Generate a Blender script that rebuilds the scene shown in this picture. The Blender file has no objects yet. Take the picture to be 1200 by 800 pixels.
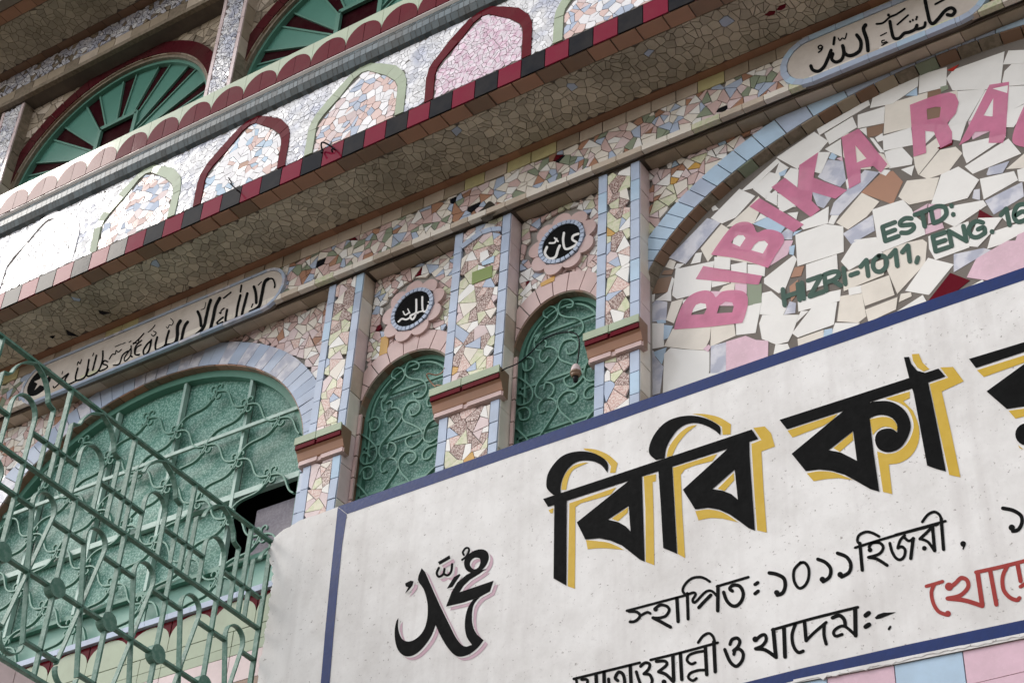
import bpy, math, random
from math import sin, cos, pi, radians, sqrt, atan2, hypot
from mathutils import Vector, Matrix
from mathutils.geometry import tessellate_polygon
rnd = random.Random(7)

# ------------------------------------------------------------ camera, world, sun, exposure
SC = bpy.context.scene
COL = SC.collection
FPX = 2107.3                                     # focal length in pixels of the 1200 x 800 photograph
CAMLOC = Vector((0.0, -5.5, 1.6))
YAW, PIT, ROLL = radians(-34.8026), radians(38.8895), radians(3.3407)
_F = Vector((sin(YAW)*cos(PIT), cos(YAW)*cos(PIT), sin(PIT)))
_R = Vector((cos(YAW), -sin(YAW), 0))
_U = _R.cross(_F)
CX = cos(ROLL)*_R + sin(ROLL)*_U
CY = -sin(ROLL)*_R + cos(ROLL)*_U
CZ = -_F
camd = bpy.data.cameras.new('camera')
camd.sensor_fit = 'HORIZONTAL'
camd.sensor_width = 36.0
camd.lens = FPX/1200*36.0
camd.clip_start = 0.05
camd.clip_end = 500
cam = bpy.data.objects.new('camera', camd)
COL.objects.link(cam)
M = Matrix.Identity(4)
for i in range(3):
    M[i][0], M[i][1], M[i][2], M[i][3] = CX[i], CY[i], CZ[i], CAMLOC[i]
cam.matrix_world = M
SC.camera = cam

SUN_EL, SUN_AZ = radians(39), radians(-118.5)      # azimuth from +Y, clockwise positive
SUN_STRENGTH, SUN_ANGLE, SKY = 0.5, 15.0, 0.15
world = bpy.data.worlds.new('World')
SC.world = world
world.use_nodes = True
wn = world.node_tree
sky = wn.nodes.new('ShaderNodeTexSky')
sky.sky_type = 'NISHITA'
sky.sun_disc = False
sky.sun_elevation = SUN_EL
sky.sun_rotation = SUN_AZ
sky.air_density = 1.0
sky.dust_density = 1.2
sky.ozone_density = 1.0
bgn = wn.nodes['Background']
hs = wn.nodes.new('ShaderNodeHueSaturation')
hs.inputs['Saturation'].default_value = 0.2
wn.links.new(sky.outputs[0], hs.inputs['Color'])
wn.links.new(hs.outputs[0], bgn.inputs[0])
bgn.inputs[1].default_value = SKY
sund = bpy.data.lights.new('sun', 'SUN')
sund.energy = SUN_STRENGTH
sund.angle = radians(SUN_ANGLE)
sund.color = (1.0, 0.93, 0.85)
sun = bpy.data.objects.new('sun', sund)
COL.objects.link(sun)
sd = Vector((sin(SUN_AZ)*cos(SUN_EL), cos(SUN_AZ)*cos(SUN_EL), sin(SUN_EL)))
sun.rotation_euler = sd.to_track_quat('Z', 'Y').to_euler()
sun.location = (-12, -12, 20)
SC.view_settings.view_transform = 'Standard'
SC.view_settings.look = 'None'
SC.view_settings.gamma = 1
SC.view_settings.exposure = 0.92

# ------------------------------------------------------------ pixel of the photograph -> point on a real plane
def ray(u, v):
    return CX*(u-600) + CY*(400-v) + CZ*(-FPX)
def onY(u, v, y):                                # facade-parallel plane
    d = ray(u, v); t = (y-CAMLOC.y)/d.y
    p = CAMLOC + d*t
    return (p.x, p.z)
def onZ(u, v, z):                                # horizontal plane; returns (x, -y)
    d = ray(u, v); t = (z-CAMLOC.z)/d.z
    p = CAMLOC + d*t
    return (p.x, -p.y)
def T(crop, pts):
    x0, y0, s = crop
    return [(x0+a/s, y0+b/s) for a, b in pts]
def W(crop, pts, y):
    return [onY(u, v, y) for u, v in T(crop, pts)]

# ------------------------------------------------------------ frames (a, b, d): d points out at the viewer
def FA(y0):
    return lambda a, b, d: (a, y0-d, b)
def FS(z0):                                      # underside; b = -y
    return lambda a, b, d: (a, -b, z0-d)
def FX(x0):                                      # right-hand return; a = y, b = z
    return lambda a, b, d: (x0+d, a, b)

# ------------------------------------------------------------ 2D geometry
def area(p):
    return 0.5*sum(p[i-1][0]*p[i][1]-p[i][0]*p[i-1][1] for i in range(len(p)))
def ccw(p):
    return p if area(p) > 0 else p[::-1]
def cen(p):
    return (sum(q[0] for q in p)/len(p), sum(q[1] for q in p)/len(p))
def clip(p, px, py, nx, ny):                     # keep (q-p).n <= 0
    out = []
    n = len(p)
    ds = [(q[0]-px)*nx+(q[1]-py)*ny for q in p]
    if max(ds) <= 0: return p
    if min(ds) >= 0: return []
    for i in range(n):
        a, b, da, db = p[i-1], p[i], ds[i-1], ds[i]
        if (da < 0) != (db < 0):
            t = da/(da-db)
            out.append((a[0]+(b[0]-a[0])*t, a[1]+(b[1]-a[1])*t))
        if db < 0: out.append(b)
    return out
def clip_convex(p, reg, g=0.0):
    n = len(reg)
    for i in range(n):
        a, b = reg[i-1], reg[i]
        ex, ey = b[0]-a[0], b[1]-a[1]
        L = hypot(ex, ey)
        if L < 1e-9: continue
        nx, ny = ey/L, -ex/L
        p = clip(p, a[0]-nx*g, a[1]-ny*g, nx, ny)
        if len(p) < 3: return []
    return p
def inside_convex(q, reg):
    for i in range(len(reg)):
        a, b = reg[i-1], reg[i]
        if (b[0]-a[0])*(q[1]-a[1])-(b[1]-a[1])*(q[0]-a[0]) < 0: return False
    return True
def clip_outside(p, hole, g=0.0):                # hole convex ccw
    c = cen(p)
    if inside_convex(c, hole): return []
    best = None
    for i in range(len(hole)):
        a, b = hole[i-1], hole[i]
        ex, ey = b[0]-a[0], b[1]-a[1]
        L2 = ex*ex+ey*ey
        if L2 < 1e-12: continue
        t = max(0, min(1, ((c[0]-a[0])*ex+(c[1]-a[1])*ey)/L2))
        qx, qy = a[0]+ex*t, a[1]+ey*t
        d = hypot(c[0]-qx, c[1]-qy)
        if best is None or d < best[0]: best = (d, qx, qy)
    d, qx, qy = best
    if d > 0.4: return p
    nx, ny = (qx-c[0])/d, (qy-c[1])/d
    return clip(p, qx-nx*g, qy-ny*g, nx, ny)
def grow(p, e):
    p = ccw(p); n = len(p); out = []
    for i in range(n):
        a, b, c = p[i-1], p[i], p[(i+1) % n]
        ux, uy = b[0]-a[0], b[1]-a[1]; vx, vy = c[0]-b[0], c[1]-b[1]
        lu, lv = hypot(ux, uy) or 1, hypot(vx, vy) or 1
        n1 = (uy/lu, -ux/lu); n2 = (vy/lv, -vx/lv)
        mx, my = n1[0]+n2[0], n1[1]+n2[1]
        k = e/max(.45, (1+n1[0]*n2[0]+n1[1]*n2[1]))
        out.append((b[0]+mx*k, b[1]+my*k))
    return out
def rect(a0, b0, a1, b1):
    return [(a0, b0), (a1, b0), (a1, b1), (a0, b1)]
def shards(reg, size, gap, holes=(), jit=0.42, split=0.3, amin=0.12, asp=1.0, seeds=None, rot=0.0, vor=False):
    """crazy-paving cells inside the convex region reg; gives [(poly, seed_index)]"""
    reg = ccw(reg)
    xs = [q[0] for q in reg]; ys = [q[1] for q in reg]
    x0, x1, y0, y1 = min(xs), max(xs), min(ys), max(ys)
    auto = seeds is None and not vor
    tgt = size*size*.62
    big_ = 1.5 if auto else 1.0
    sx, sy = size*asp*big_, size/asp*big_
    if seeds is None:
        seeds = []
        j = 0
        y = y0-sy*1.5
        while y < y1+sy*1.5:
            x = x0-sx*1.5+(j % 2)*sx*0.5
            while x < x1+sx*1.5:
                seeds.append((x+rnd.uniform(-jit, jit)*sx, y+rnd.uniform(-jit, jit)*sy))
                x += sx
            y += sy; j += 1
    S = size*2.2*max(asp, 1/asp)*big_
    grid = {}
    for k, (x, y) in enumerate(seeds):
        grid.setdefault((int(x//S), int(y//S)), []).append(k)
    out = []
    for k, (x, y) in enumerate(seeds):
        if x < x0-sx or x > x1+sx or y < y0-sy or y > y1+sy: continue
        cell = [(x-S, y-S), (x+S, y-S), (x+S, y+S), (x-S, y+S)]
        gx, gy = int(x//S), int(y//S)
        nb = []
        for i in (-1, 0, 1):
            for j in (-1, 0, 1):
                nb += grid.get((gx+i, gy+j), [])
        nb = sorted(((seeds[m][0]-x)**2+(seeds[m][1]-y)**2, m) for m in nb if m != k)
        for d2, m in nb[:16]:
            d = sqrt(d2)
            if d < 1e-6: continue
            nx, ny = (seeds[m][0]-x)/d, (seeds[m][1]-y)/d
            cell = clip(cell, x+nx*(d-gap)/2, y+ny*(d-gap)/2, nx, ny)
            if len(cell) < 3: break
        if len(cell) < 3: continue
        parts = [cell]
        if not auto and rnd.random() < split:
            cx, cy = cen(cell)
            an = rnd.uniform(0, pi)
            nx, ny = cos(an), sin(an)
            parts = [clip(cell, cx-nx*gap/2, cy-ny*gap/2, nx, ny), clip(cell, cx+nx*gap/2, cy+ny*gap/2, -nx, -ny)]
        if auto:
            parts, todo = [], [cell]
            while todo:
                q = todo.pop()
                if len(q) < 3: continue
                if abs(area(q)) < tgt*rnd.uniform(.55, 2.1) or len(parts)+len(todo) > 24: parts.append(q); continue
                c0 = cen(q)
                best = max(((hypot(u[0]-v[0], u[1]-v[1]), u, v) for i_, u in enumerate(q) for v in q[i_+1:]), key=lambda t: t[0])
                an = atan2(best[2][1]-best[1][1], best[2][0]-best[1][0])+rnd.gauss(0, .14)
                nx, ny = cos(an), sin(an)
                f = rnd.uniform(-.12, .12)*best[0]
                cx, cy = c0[0]+nx*f, c0[1]+ny*f
                todo.append(clip(q, cx-nx*gap/2, cy-ny*gap/2, nx, ny))
                todo.append(clip(q, cx+nx*gap/2, cy+ny*gap/2, -nx, -ny))
        for c in parts:
            if len(c) < 3: continue
            c = clip_convex(c, reg, gap*0.3)
            for h in holes:
                if len(c) >= 3: c = clip_outside(c, h, gap*0.3)
            if len(c) < 3: continue
            q = [c[0]]                            # weld near-equal corners
            for v in c[1:]:
                if hypot(v[0]-q[-1][0], v[1]-q[-1][1]) > size*0.04: q.append(v)
            if len(q) >= 3 and abs(area(q)) > amin*size*size: out.append((ccw(q), k))
    return out
def ellipse(xc, z0, a, b, n=40, t0=0.0, t1=pi):
    return [(xc+a*cos(t0+(t1-t0)*i/n), z0+b*sin(t0+(t1-t0)*i/n)) for i in range(n+1)]
def arch_poly(xc, z0, a, b, zb, n=40):           # convex, ccw: arch opening down to zb
    return [(xc-a, zb), (xc+a, zb)] + ellipse(xc, z0, a, b, n)[0:]
def smooth(pts, k=5, closed=False):
    n = len(pts)
    if n < 3: return list(pts)
    out = []
    rng = range(n) if closed else range(n-1)
    for i in rng:
        p1, p2 = pts[i], pts[(i+1) % n]
        p0 = pts[i-1] if (closed or i > 0) else p1
        p3 = pts[(i+2) % n] if (closed or i+2 < n) else p2
        for s in range(k):
            t = s/k
            out.append(tuple(0.5*((2*p1[c])+(p2[c]-p0[c])*t+(2*p0[c]-5*p1[c]+4*p2[c]-p3[c])*t*t+(3*p1[c]-p0[c]-3*p2[c]+p3[c])*t**3) for c in (0, 1)))
    if not closed: out.append(pts[-1])
    return out
def ribbon(pts, w, sm=5, caps=True, taper=None):
    """outline (left side + right side) of a brush stroke as a single polygon; w in the units of pts"""
    P = smooth(pts, sm) if sm else list(pts)
    q = [P[0]]
    for p in P[1:]:
        if hypot(p[0]-q[-1][0], p[1]-q[-1][1]) > 1e-4*w+1e-7: q.append(p)
    P = q
    n = len(P)
    if n < 2: return None
    L, Rr = [], []
    for i in range(n):
        a, b = P[max(0, i-1)], P[min(n-1, i+1)]
        dx, dy = b[0]-a[0], b[1]-a[1]
        l = hypot(dx, dy) or 1
        h = w/2
        if taper: h *= taper(i/(n-1))
        nx, ny = -dy/l*h, dx/l*h
        L.append((P[i][0]+nx, P[i][1]+ny)); Rr.append((P[i][0]-nx, P[i][1]-ny))
    capA, capB = [], []
    if caps:
        for (c, l0, lst) in ((P[-1], L[-1], capB), (P[0], Rr[0], capA)):
            a0 = atan2(l0[1]-c[1], l0[0]-c[0]); r = hypot(l0[0]-c[0], l0[1]-c[1])
            for k in (1, 2, 3):
                an = a0-pi*k/4
                lst.append((c[0]+r*cos(an), c[1]+r*sin(an)))
    return L, Rr, capA, capB

# ------------------------------------------------------------ mesh builder
class MB:
    def __init__(s): s.v = []; s.f = []; s.m = []; s.mats = []
    def mi(s, mat):
        if mat not in s.mats: s.mats.append(mat)
        return s.mats.index(mat)
    def face(s, idx, mat): s.f.append(tuple(idx)); s.m.append(s.mi(mat))
    def prism(s, poly, fr, d0, d1, mat, tilt=0.0, side=None):
        poly = ccw(poly)
        n = len(poly); b = len(s.v)
        if tilt:
            tx, ty = rnd.gauss(0, tilt), rnd.gauss(0, tilt)
            c = cen(poly)
        else: tx = ty = 0; c = (0, 0)
        for q in poly: s.v.append(fr(q[0], q[1], d1+(q[0]-c[0])*tx+(q[1]-c[1])*ty))
        for q in poly: s.v.append(fr(q[0], q[1], d0))
        s.face(range(b, b+n), mat)
        for i in range(n):
            j = (i+1) % n
            s.face((b+i, b+n+i, b+n+j, b+j), side or mat)
        return s
    def holed(s, outer, holes, fr, d0, d1, mat, side=None):
        loops = [ccw(outer)]+[ccw(h)[::-1] for h in holes]
        flat = [q for l in loops for q in l]
        tris = tessellate_polygon([[Vector((q[0], q[1], 0)) for q in l] for l in loops])
        b = len(s.v); n = len(flat)
        for q in flat: s.v.append(fr(q[0], q[1], d1))
        for t in tris:
            a = area([flat[t[0]], flat[t[1]], flat[t[2]]])
            if abs(a) < 1e-12: continue
            s.face([b+k for k in (t if a > 0 else t[::-1])], mat)
        if d0 != d1:
            for q in flat: s.v.append(fr(q[0], q[1], d0))
            o = 0
            for l in loops:
                m = len(l)
                for i in range(m):
                    j = (i+1) % m
                    s.face((b+o+i, b+n+o+i, b+n+o+j, b+o+j), side or mat)
                o += m
        return s
    def box(s, x0, y0, z0, x1, y1, z1, mat):
        b = len(s.v)
        for z in (z0, z1):
            for (x, y) in ((x0, y0), (x1, y0), (x1, y1), (x0, y1)): s.v.append((x, y, z))
        for f in ((0, 3, 2, 1), (4, 5, 6, 7), (0, 1, 5, 4), (1, 2, 6, 5), (2, 3, 7, 6), (3, 0, 4, 7)):
            s.face([b+k for k in f], mat)
        return s
    def strip(s, rb, fr, d0, d1, mat):
        """ribbon tuple -> quads (front, and sides if d0 != d1)"""
        L, R_, cA, cB = rb
        n = len(L); b = len(s.v)
        for q in L: s.v.append(fr(q[0], q[1], d1))
        for q in R_: s.v.append(fr(q[0], q[1], d1))
        for i in range(n-1): s.face((b+n+i, b+n+i+1, b+i+1, b+i), mat)
        ca = len(s.v)
        for q in cA+cB: s.v.append(fr(q[0], q[1], d1))
        if cA:
            s.face([b+n, ca, ca+1, ca+2, b][::-1], mat)
            s.face([b+n-1, ca+3, ca+4, ca+5, b+2*n-1][::-1], mat)
        if d0 != d1:
            loop = L+cB+R_[::-1]+cA
            o = len(s.v); m = len(loop)
            for q in loop: s.v.append(fr(q[0], q[1], d1))
            for q in loop: s.v.append(fr(q[0], q[1], d0))
            for i in range(m):
                j = (i+1) % m
                s.face((o+i, o+j, o+m+j, o+m+i), mat)
        return s
    def tube(s, pts, r, mat, n=7):
        P = [Vector(p) for p in pts]
        b0 = len(s.v)
        up = Vector((0.13, 0.27, 1)).normalized()
        for i, p in enumerate(P):
            t = (P[min(i+1, len(P)-1)]-P[max(i-1, 0)]).normalized()
            a = t.cross(up)
            if a.length < 1e-3: a = t.cross(Vector((1, 0, 0)))
            a.normalize(); c = t.cross(a)
            for k in range(n):
                an = 2*pi*k/n
                s.v.append(tuple(p+a*(cos(an)*r)+c*(sin(an)*r)))
        for i in range(len(P)-1):
            for k in range(n):
                s.face((b0+i*n+k, b0+i*n+(k+1) % n, b0+(i+1)*n+(k+1) % n, b0+(i+1)*n+k), mat)
        s.face([b0+k for k in range(n)][::-1], mat)
        s.face([b0+(len(P)-1)*n+k for k in range(n)], mat)
        return s
    def lathe(s, prof, o, mat, n=16):
        b = len(s.v)
        for r, z in prof:
            for k in range(n):
                an = 2*pi*k/n
                s.v.append((o[0]+r*cos(an), o[1]+r*sin(an), o[2]+z))
        for i in range(len(prof)-1):
            for k in range(n):
                s.face((b+i*n+k, b+i*n+(k+1) % n, b+(i+1)*n+(k+1) % n, b+(i+1)*n+k), mat)
        return s
    def build(s, name, parent=None, kind=None, label=None, shade=False):
        me = bpy.data.meshes.new(name)
        me.from_pydata(s.v, [], s.f)
        for m in s.mats: me.materials.append(m)
        me.polygons.foreach_set('material_index', s.m)
        if shade: me.polygons.foreach_set('use_smooth', [True]*len(s.f))
        me.update()
        o = bpy.data.objects.new(name, me)
        COL.objects.link(o)
        if parent is not None: attach(o, parent)
        if kind: o['kind'] = kind
        if label: o['label'] = label
        return o
WLOC = {}
def attach(o, parent):
    o.parent = parent
    o.matrix_parent_inverse = Matrix.Translation(-WLOC.get(parent.name, Vector((0, 0, 0))))
def thing(name, loc, label, cat, group=None):
    o = bpy.data.objects.new(name, None)
    o.empty_display_size = 0.2
    COL.objects.link(o)
    o.location = loc
    WLOC[o.name] = Vector(loc)
    tag(o, label, cat, group)
    return o
def tag(o, label, cat, group=None):
    o['label'] = label; o['category'] = cat
    if group: o['group'] = group
    return o
def copy_of(o, parent, off):
    c = o.copy()
    COL.objects.link(c)
    c.parent = parent
    c.matrix_parent_inverse = Matrix.Translation(-WLOC.get(parent.name, Vector((0, 0, 0))))
    c.location = off
    return c
def one(name, poly, fr, d0, d1, mat, parent, tilt=0.0, side=None):
    return MB().prism(poly, fr, d0, d1, mat, tilt, side).build(name, parent)

# ------------------------------------------------------------ materials
def nodes(m):
    m.use_nodes = True
    nt = m.node_tree
    return nt, nt.nodes['Principled BSDF']
def N(nt, t, **kw):
    n = nt.nodes.new(t)
    for k, v in kw.items(): setattr(n, k, v)
    return n
def mat(name, c, rough=0.35, var=0.16, dirt=0.25, dirtc=(0.16, 0.13, 0.10), c2=None, scale=9.0, mix=(0.42, 0.58),
        bump=0.05, bscale=60.0, metallic=0.0, spec=0.28, dscale=5.0, lo=0.0):
    m = bpy.data.materials.new(name)
    nt, p = nodes(m)
    tc = N(nt, 'ShaderNodeTexCoord')
    base = None
    if c2 is not None:
        nz = N(nt, 'ShaderNodeTexNoise'); nz.inputs['Scale'].default_value = scale; nz.inputs['Detail'].default_value = 4
        nt.links.new(tc.outputs['Object'], nz.inputs['Vector'])
        r = N(nt, 'ShaderNodeValToRGB')
        r.color_ramp.elements[0].position = mix[0]; r.color_ramp.elements[0].color = (*c, 1)
        r.color_ramp.elements[1].position = mix[1]; r.color_ramp.elements[1].color = (*c2, 1)
        nt.links.new(nz.outputs[0], r.inputs[0])
        base = r.outputs[0]
    else:
        rg = N(nt, 'ShaderNodeRGB'); rg.outputs[0].default_value = (*c, 1)
        base = rg.outputs[0]
    if var:
        g = N(nt, 'ShaderNodeNewGeometry')
        mr = N(nt, 'ShaderNodeMapRange'); mr.inputs[3].default_value = 1-var; mr.inputs[4].default_value = 1+var*0.6
        nt.links.new(g.outputs['Random Per Island'], mr.inputs[0])
        hv = N(nt, 'ShaderNodeHueSaturation')
        nt.links.new(mr.outputs[0], hv.inputs['Value']); nt.links.new(base, hv.inputs['Color'])
        base = hv.outputs[0]
    if dirt:
        dn = N(nt, 'ShaderNodeTexNoise'); dn.inputs['Scale'].default_value = dscale; dn.inputs['Detail'].default_value = 7; dn.inputs['Roughness'].default_value = 0.65
        nt.links.new(tc.outputs['Object'], dn.inputs['Vector'])
        dr = N(nt, 'ShaderNodeMapRange'); dr.inputs[1].default_value = 0.42; dr.inputs[2].default_value = 0.75; dr.inputs[3].default_value = lo; dr.inputs[4].default_value = dirt
        nt.links.new(dn.outputs[0], dr.inputs[0])
        mx = N(nt, 'ShaderNodeMix', data_type='RGBA')
        nt.links.new(dr.outputs[0], mx.inputs[0]); nt.links.new(base, mx.inputs[6]); mx.inputs[7].default_value = (*dirtc, 1)
        base = mx.outputs[2]
    nt.links.new(base, p.inputs['Base Color'])
    p.inputs['Roughness'].default_value = rough
    p.inputs['Metallic'].default_value = metallic
    p.inputs['Specular IOR Level'].default_value = spec
    if bump:
        bn = N(nt, 'ShaderNodeTexNoise'); bn.inputs['Scale'].default_value = bscale; bn.inputs['Detail'].default_value = 3
        nt.links.new(tc.outputs['Object'], bn.inputs['Vector'])
        b = N(nt, 'ShaderNodeBump'); b.inputs['Strength'].default_value = bump; b.inputs['Distance'].default_value = 0.002
        nt.links.new(bn.outputs[0], b.inputs['Height']); nt.links.new(b.outputs[0], p.inputs['Normal'])
        mr = N(nt, 'ShaderNodeMapRange'); mr.inputs[3].default_value = rough*0.75; mr.inputs[4].default_value = min(1, rough*1.35)
        nt.links.new(bn.outputs[0], mr.inputs[0]); nt.links.new(mr.outputs[0], p.inputs['Roughness'])
    return m
GL = 0.08
m_grout = mat('grout', (0.17, 0.14, 0.115), 0.9, 0, 0.5, (0.05, 0.04, 0.035), bump=0.6, bscale=150)
m_groutw = mat('grout_grey', (0.34, 0.31, 0.28), 0.9, 0, 0.5, (0.16, 0.135, 0.11), bump=0.6, bscale=150)
m_blue = mat('tile_pale_blue', (0.45, 0.52, 0.65), GL, 0.14)
m_blue2 = mat('tile_sky_blue', (0.46, 0.60, 0.74), GL, 0.10)
m_greyblue = mat('marble_grey_blue', (0.68, 0.67, 0.72), 0.2, 0.1, c2=(0.46, 0.47, 0.56), scale=14)
m_white = mat('tile_white', (0.86, 0.83, 0.79), GL, 0.08, 0.14, lo=0.02)
m_cream = mat('tile_cream', (0.80, 0.73, 0.64), GL, 0.12, 0.2)
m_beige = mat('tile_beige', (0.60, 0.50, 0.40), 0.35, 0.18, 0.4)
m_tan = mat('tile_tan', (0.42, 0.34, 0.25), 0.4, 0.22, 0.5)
m_sand = mat('tile_yellow_sand', (0.60, 0.54, 0.28), 0.3, 0.2, 0.4)
m_pink = mat('tile_pink', (0.63, 0.45, 0.42), 0.2, 0.14)
m_pinkw = mat('tile_pale_pink', (0.72, 0.58, 0.57), 0.15, 0.12)
m_rose = mat('tile_rose_lilac', (0.74, 0.50, 0.58), 0.25, 0.08)
m_terra = mat('tile_terracotta', (0.42, 0.22, 0.14), 0.35, 0.2)
m_peach = mat('tile_pink_terrazzo', (0.60, 0.38, 0.33), 0.3, 0.15, c2=(0.76, 0.62, 0.56), scale=110, mix=(0.45, 0.55))
m_brownt = mat('tile_brown_terrazzo', (0.22, 0.12, 0.10), 0.3, 0.15, c2=(0.62, 0.50, 0.45), scale=130, mix=(0.46, 0.56))
m_lime = mat('tile_pale_lime', (0.60, 0.62, 0.40), 0.28, 0.16, c2=(0.70, 0.66, 0.50), scale=60)
m_sage = mat('tile_sage_green', (0.27, 0.31, 0.22), 0.35, 0.25)
m_olive = mat('tile_olive_green', (0.20, 0.27, 0.06), 0.3, 0.1)
m_ochre = mat('tile_ochre', (0.60, 0.34, 0.08), 0.3, 0.12)
m_mint = mat('tile_mint', (0.38, 0.44, 0.31), 0.09, 0.08)
m_maroon = mat('tile_maroon', (0.12, 0.006, 0.014), 0.06, 0.15, 0.15, spec=0.04)
m_crimson = mat('tile_crimson', (0.20, 0.012, 0.035), 0.06, 0.12, 0.12, spec=0.04)
m_black = mat('tile_black', (0.008, 0.009, 0.013), 0.06, 0.2, 0.15, spec=0.04)
m_oxblood = mat('tile_oxblood', (0.070, 0.010, 0.014), 0.15, 0.2, 0.4, (0.06, 0.045, 0.035), spec=0.1)
m_red = mat('tile_red', (0.55, 0.03, 0.02), 0.3, 0.1)
m_brown = mat('tile_brown', (0.26, 0.155, 0.10), 0.35, 0.22, 0.4)
m_umber = mat('tile_umber', (0.21, 0.17, 0.12), 0.4, 0.3, 0.5, c2=(0.30, 0.24, 0.18), scale=40)
m_soffit = mat('soffit_tile', (0.57, 0.50, 0.39), 0.42, 0.26, 0.75, (0.15, 0.125, 0.08), dscale=2.0, lo=0.0)
m_marb = mat('marble_chip', (0.82, 0.81, 0.82), 0.12, 0.22, 0.12, c2=(0.50, 0.52, 0.62), scale=7, mix=(0.44, 0.66), spec=0.55)
m_marbp = mat('marble_chip_pink', (0.80, 0.72, 0.77), 0.2, 0.1, 0.1, c2=(0.70, 0.47, 0.58), scale=34, mix=(0.40, 0.62))
m_chipw = mat('chip_white', (0.83, 0.81, 0.82), 0.11, 0.12, 0.1, spec=0.5)
m_chipp = mat('chip_salmon', (0.72, 0.52, 0.47), 0.11, 0.15, 0.1)
m_gutter = mat('gutter_tile', (0.12, 0.15, 0.165), 0.22, 0.4, 0.4)
m_groutl = mat('grout_pale', (0.19, 0.165, 0.145), 0.9, 0, 0.5, (0.10, 0.085, 0.07), bump=0.6, bscale=120)
m_groutp = mat('grout_white', (0.24, 0.22, 0.20), 0.95, 0, 0.4, (0.14, 0.12, 0.10), bump=0.4, bscale=120)
m_soot = mat('soot', (0.035, 0.028, 0.02), 0.95, 0, 0.5, (0.10, 0.08, 0.06), dscale=40)
m_wall = mat('render_wall', (0.30, 0.26, 0.22), 0.9, 0, 0.5, bump=0.5, bscale=60)
m_iron = mat('green_painted_iron', (0.065, 0.165, 0.12), 0.45, 0, 0.5, (0.30, 0.40, 0.35), bump=0.6, bscale=90, dscale=38)
m_ironw = mat('green_painted_grille', (0.13, 0.28, 0.215), 0.42, 0, 0.35, (0.07, 0.13, 0.10), bump=0.3, bscale=80, dscale=14)
m_frame = mat('green_frame_paint', (0.10, 0.24, 0.18), 0.42, 0, 0.3, (0.06, 0.13, 0.10), bump=0.3)
m_bar = mat('pale_window_bar', (0.36, 0.50, 0.44), 0.35, 0, 0.5, (0.14, 0.26, 0.21), bump=0.3, dscale=20)
m_sheet = mat('green_sheet', (0.20, 0.38, 0.31), 0.4, 0, 0.3, (0.10, 0.2, 0.16), bump=0.2)
m_fang = mat('fan_panel_green', (0.09, 0.24, 0.185), 0.3, 0.1, 0.2, (0.05, 0.12, 0.1))
m_fanm = mat('fan_panel_maroon', (0.028, 0.004, 0.007), 0.12, 0.1, 0.1, spec=0.04)
m_dark = mat('dark_room', (0.02, 0.02, 0.02), 0.9, 0, 0, bump=0)
m_blackp = mat('black_paint', (0.007, 0.007, 0.007), 0.75, 0, 0.25, (0.02, 0.02, 0.02), dscale=18, bump=0.3, spec=0.05)
m_gold = mat('mustard_paint', (0.56, 0.36, 0.035), 0.5, 0, 0.3, (0.70, 0.50, 0.12), dscale=14, bump=0.3, spec=0.2)
m_redp = mat('red_paint', (0.30, 0.025, 0.02), 0.45, 0, 0.4, (0.45, 0.07, 0.05), dscale=26, bump=0.3, spec=0.2)
m_mauve = mat('mauve_paint', (0.52, 0.34, 0.40), 0.5, 0, 0.3, (0.66, 0.50, 0.56), dscale=26, bump=0.3, spec=0.2)
m_navy = mat('blue_border_paint', (0.008, 0.026, 0.13), 0.42, 0, 0.5, (0.012, 0.02, 0.07), dscale=24, bump=0.5, spec=0.2)
m_inkw = mat('white_paint', (0.80, 0.77, 0.74), 0.45, 0, 0.1)
m_plate = mat('plaque_ground', (0.62, 0.55, 0.49), 0.4, 0, 0.5, (0.36, 0.30, 0.25), dscale=9, bump=0.4)
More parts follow.
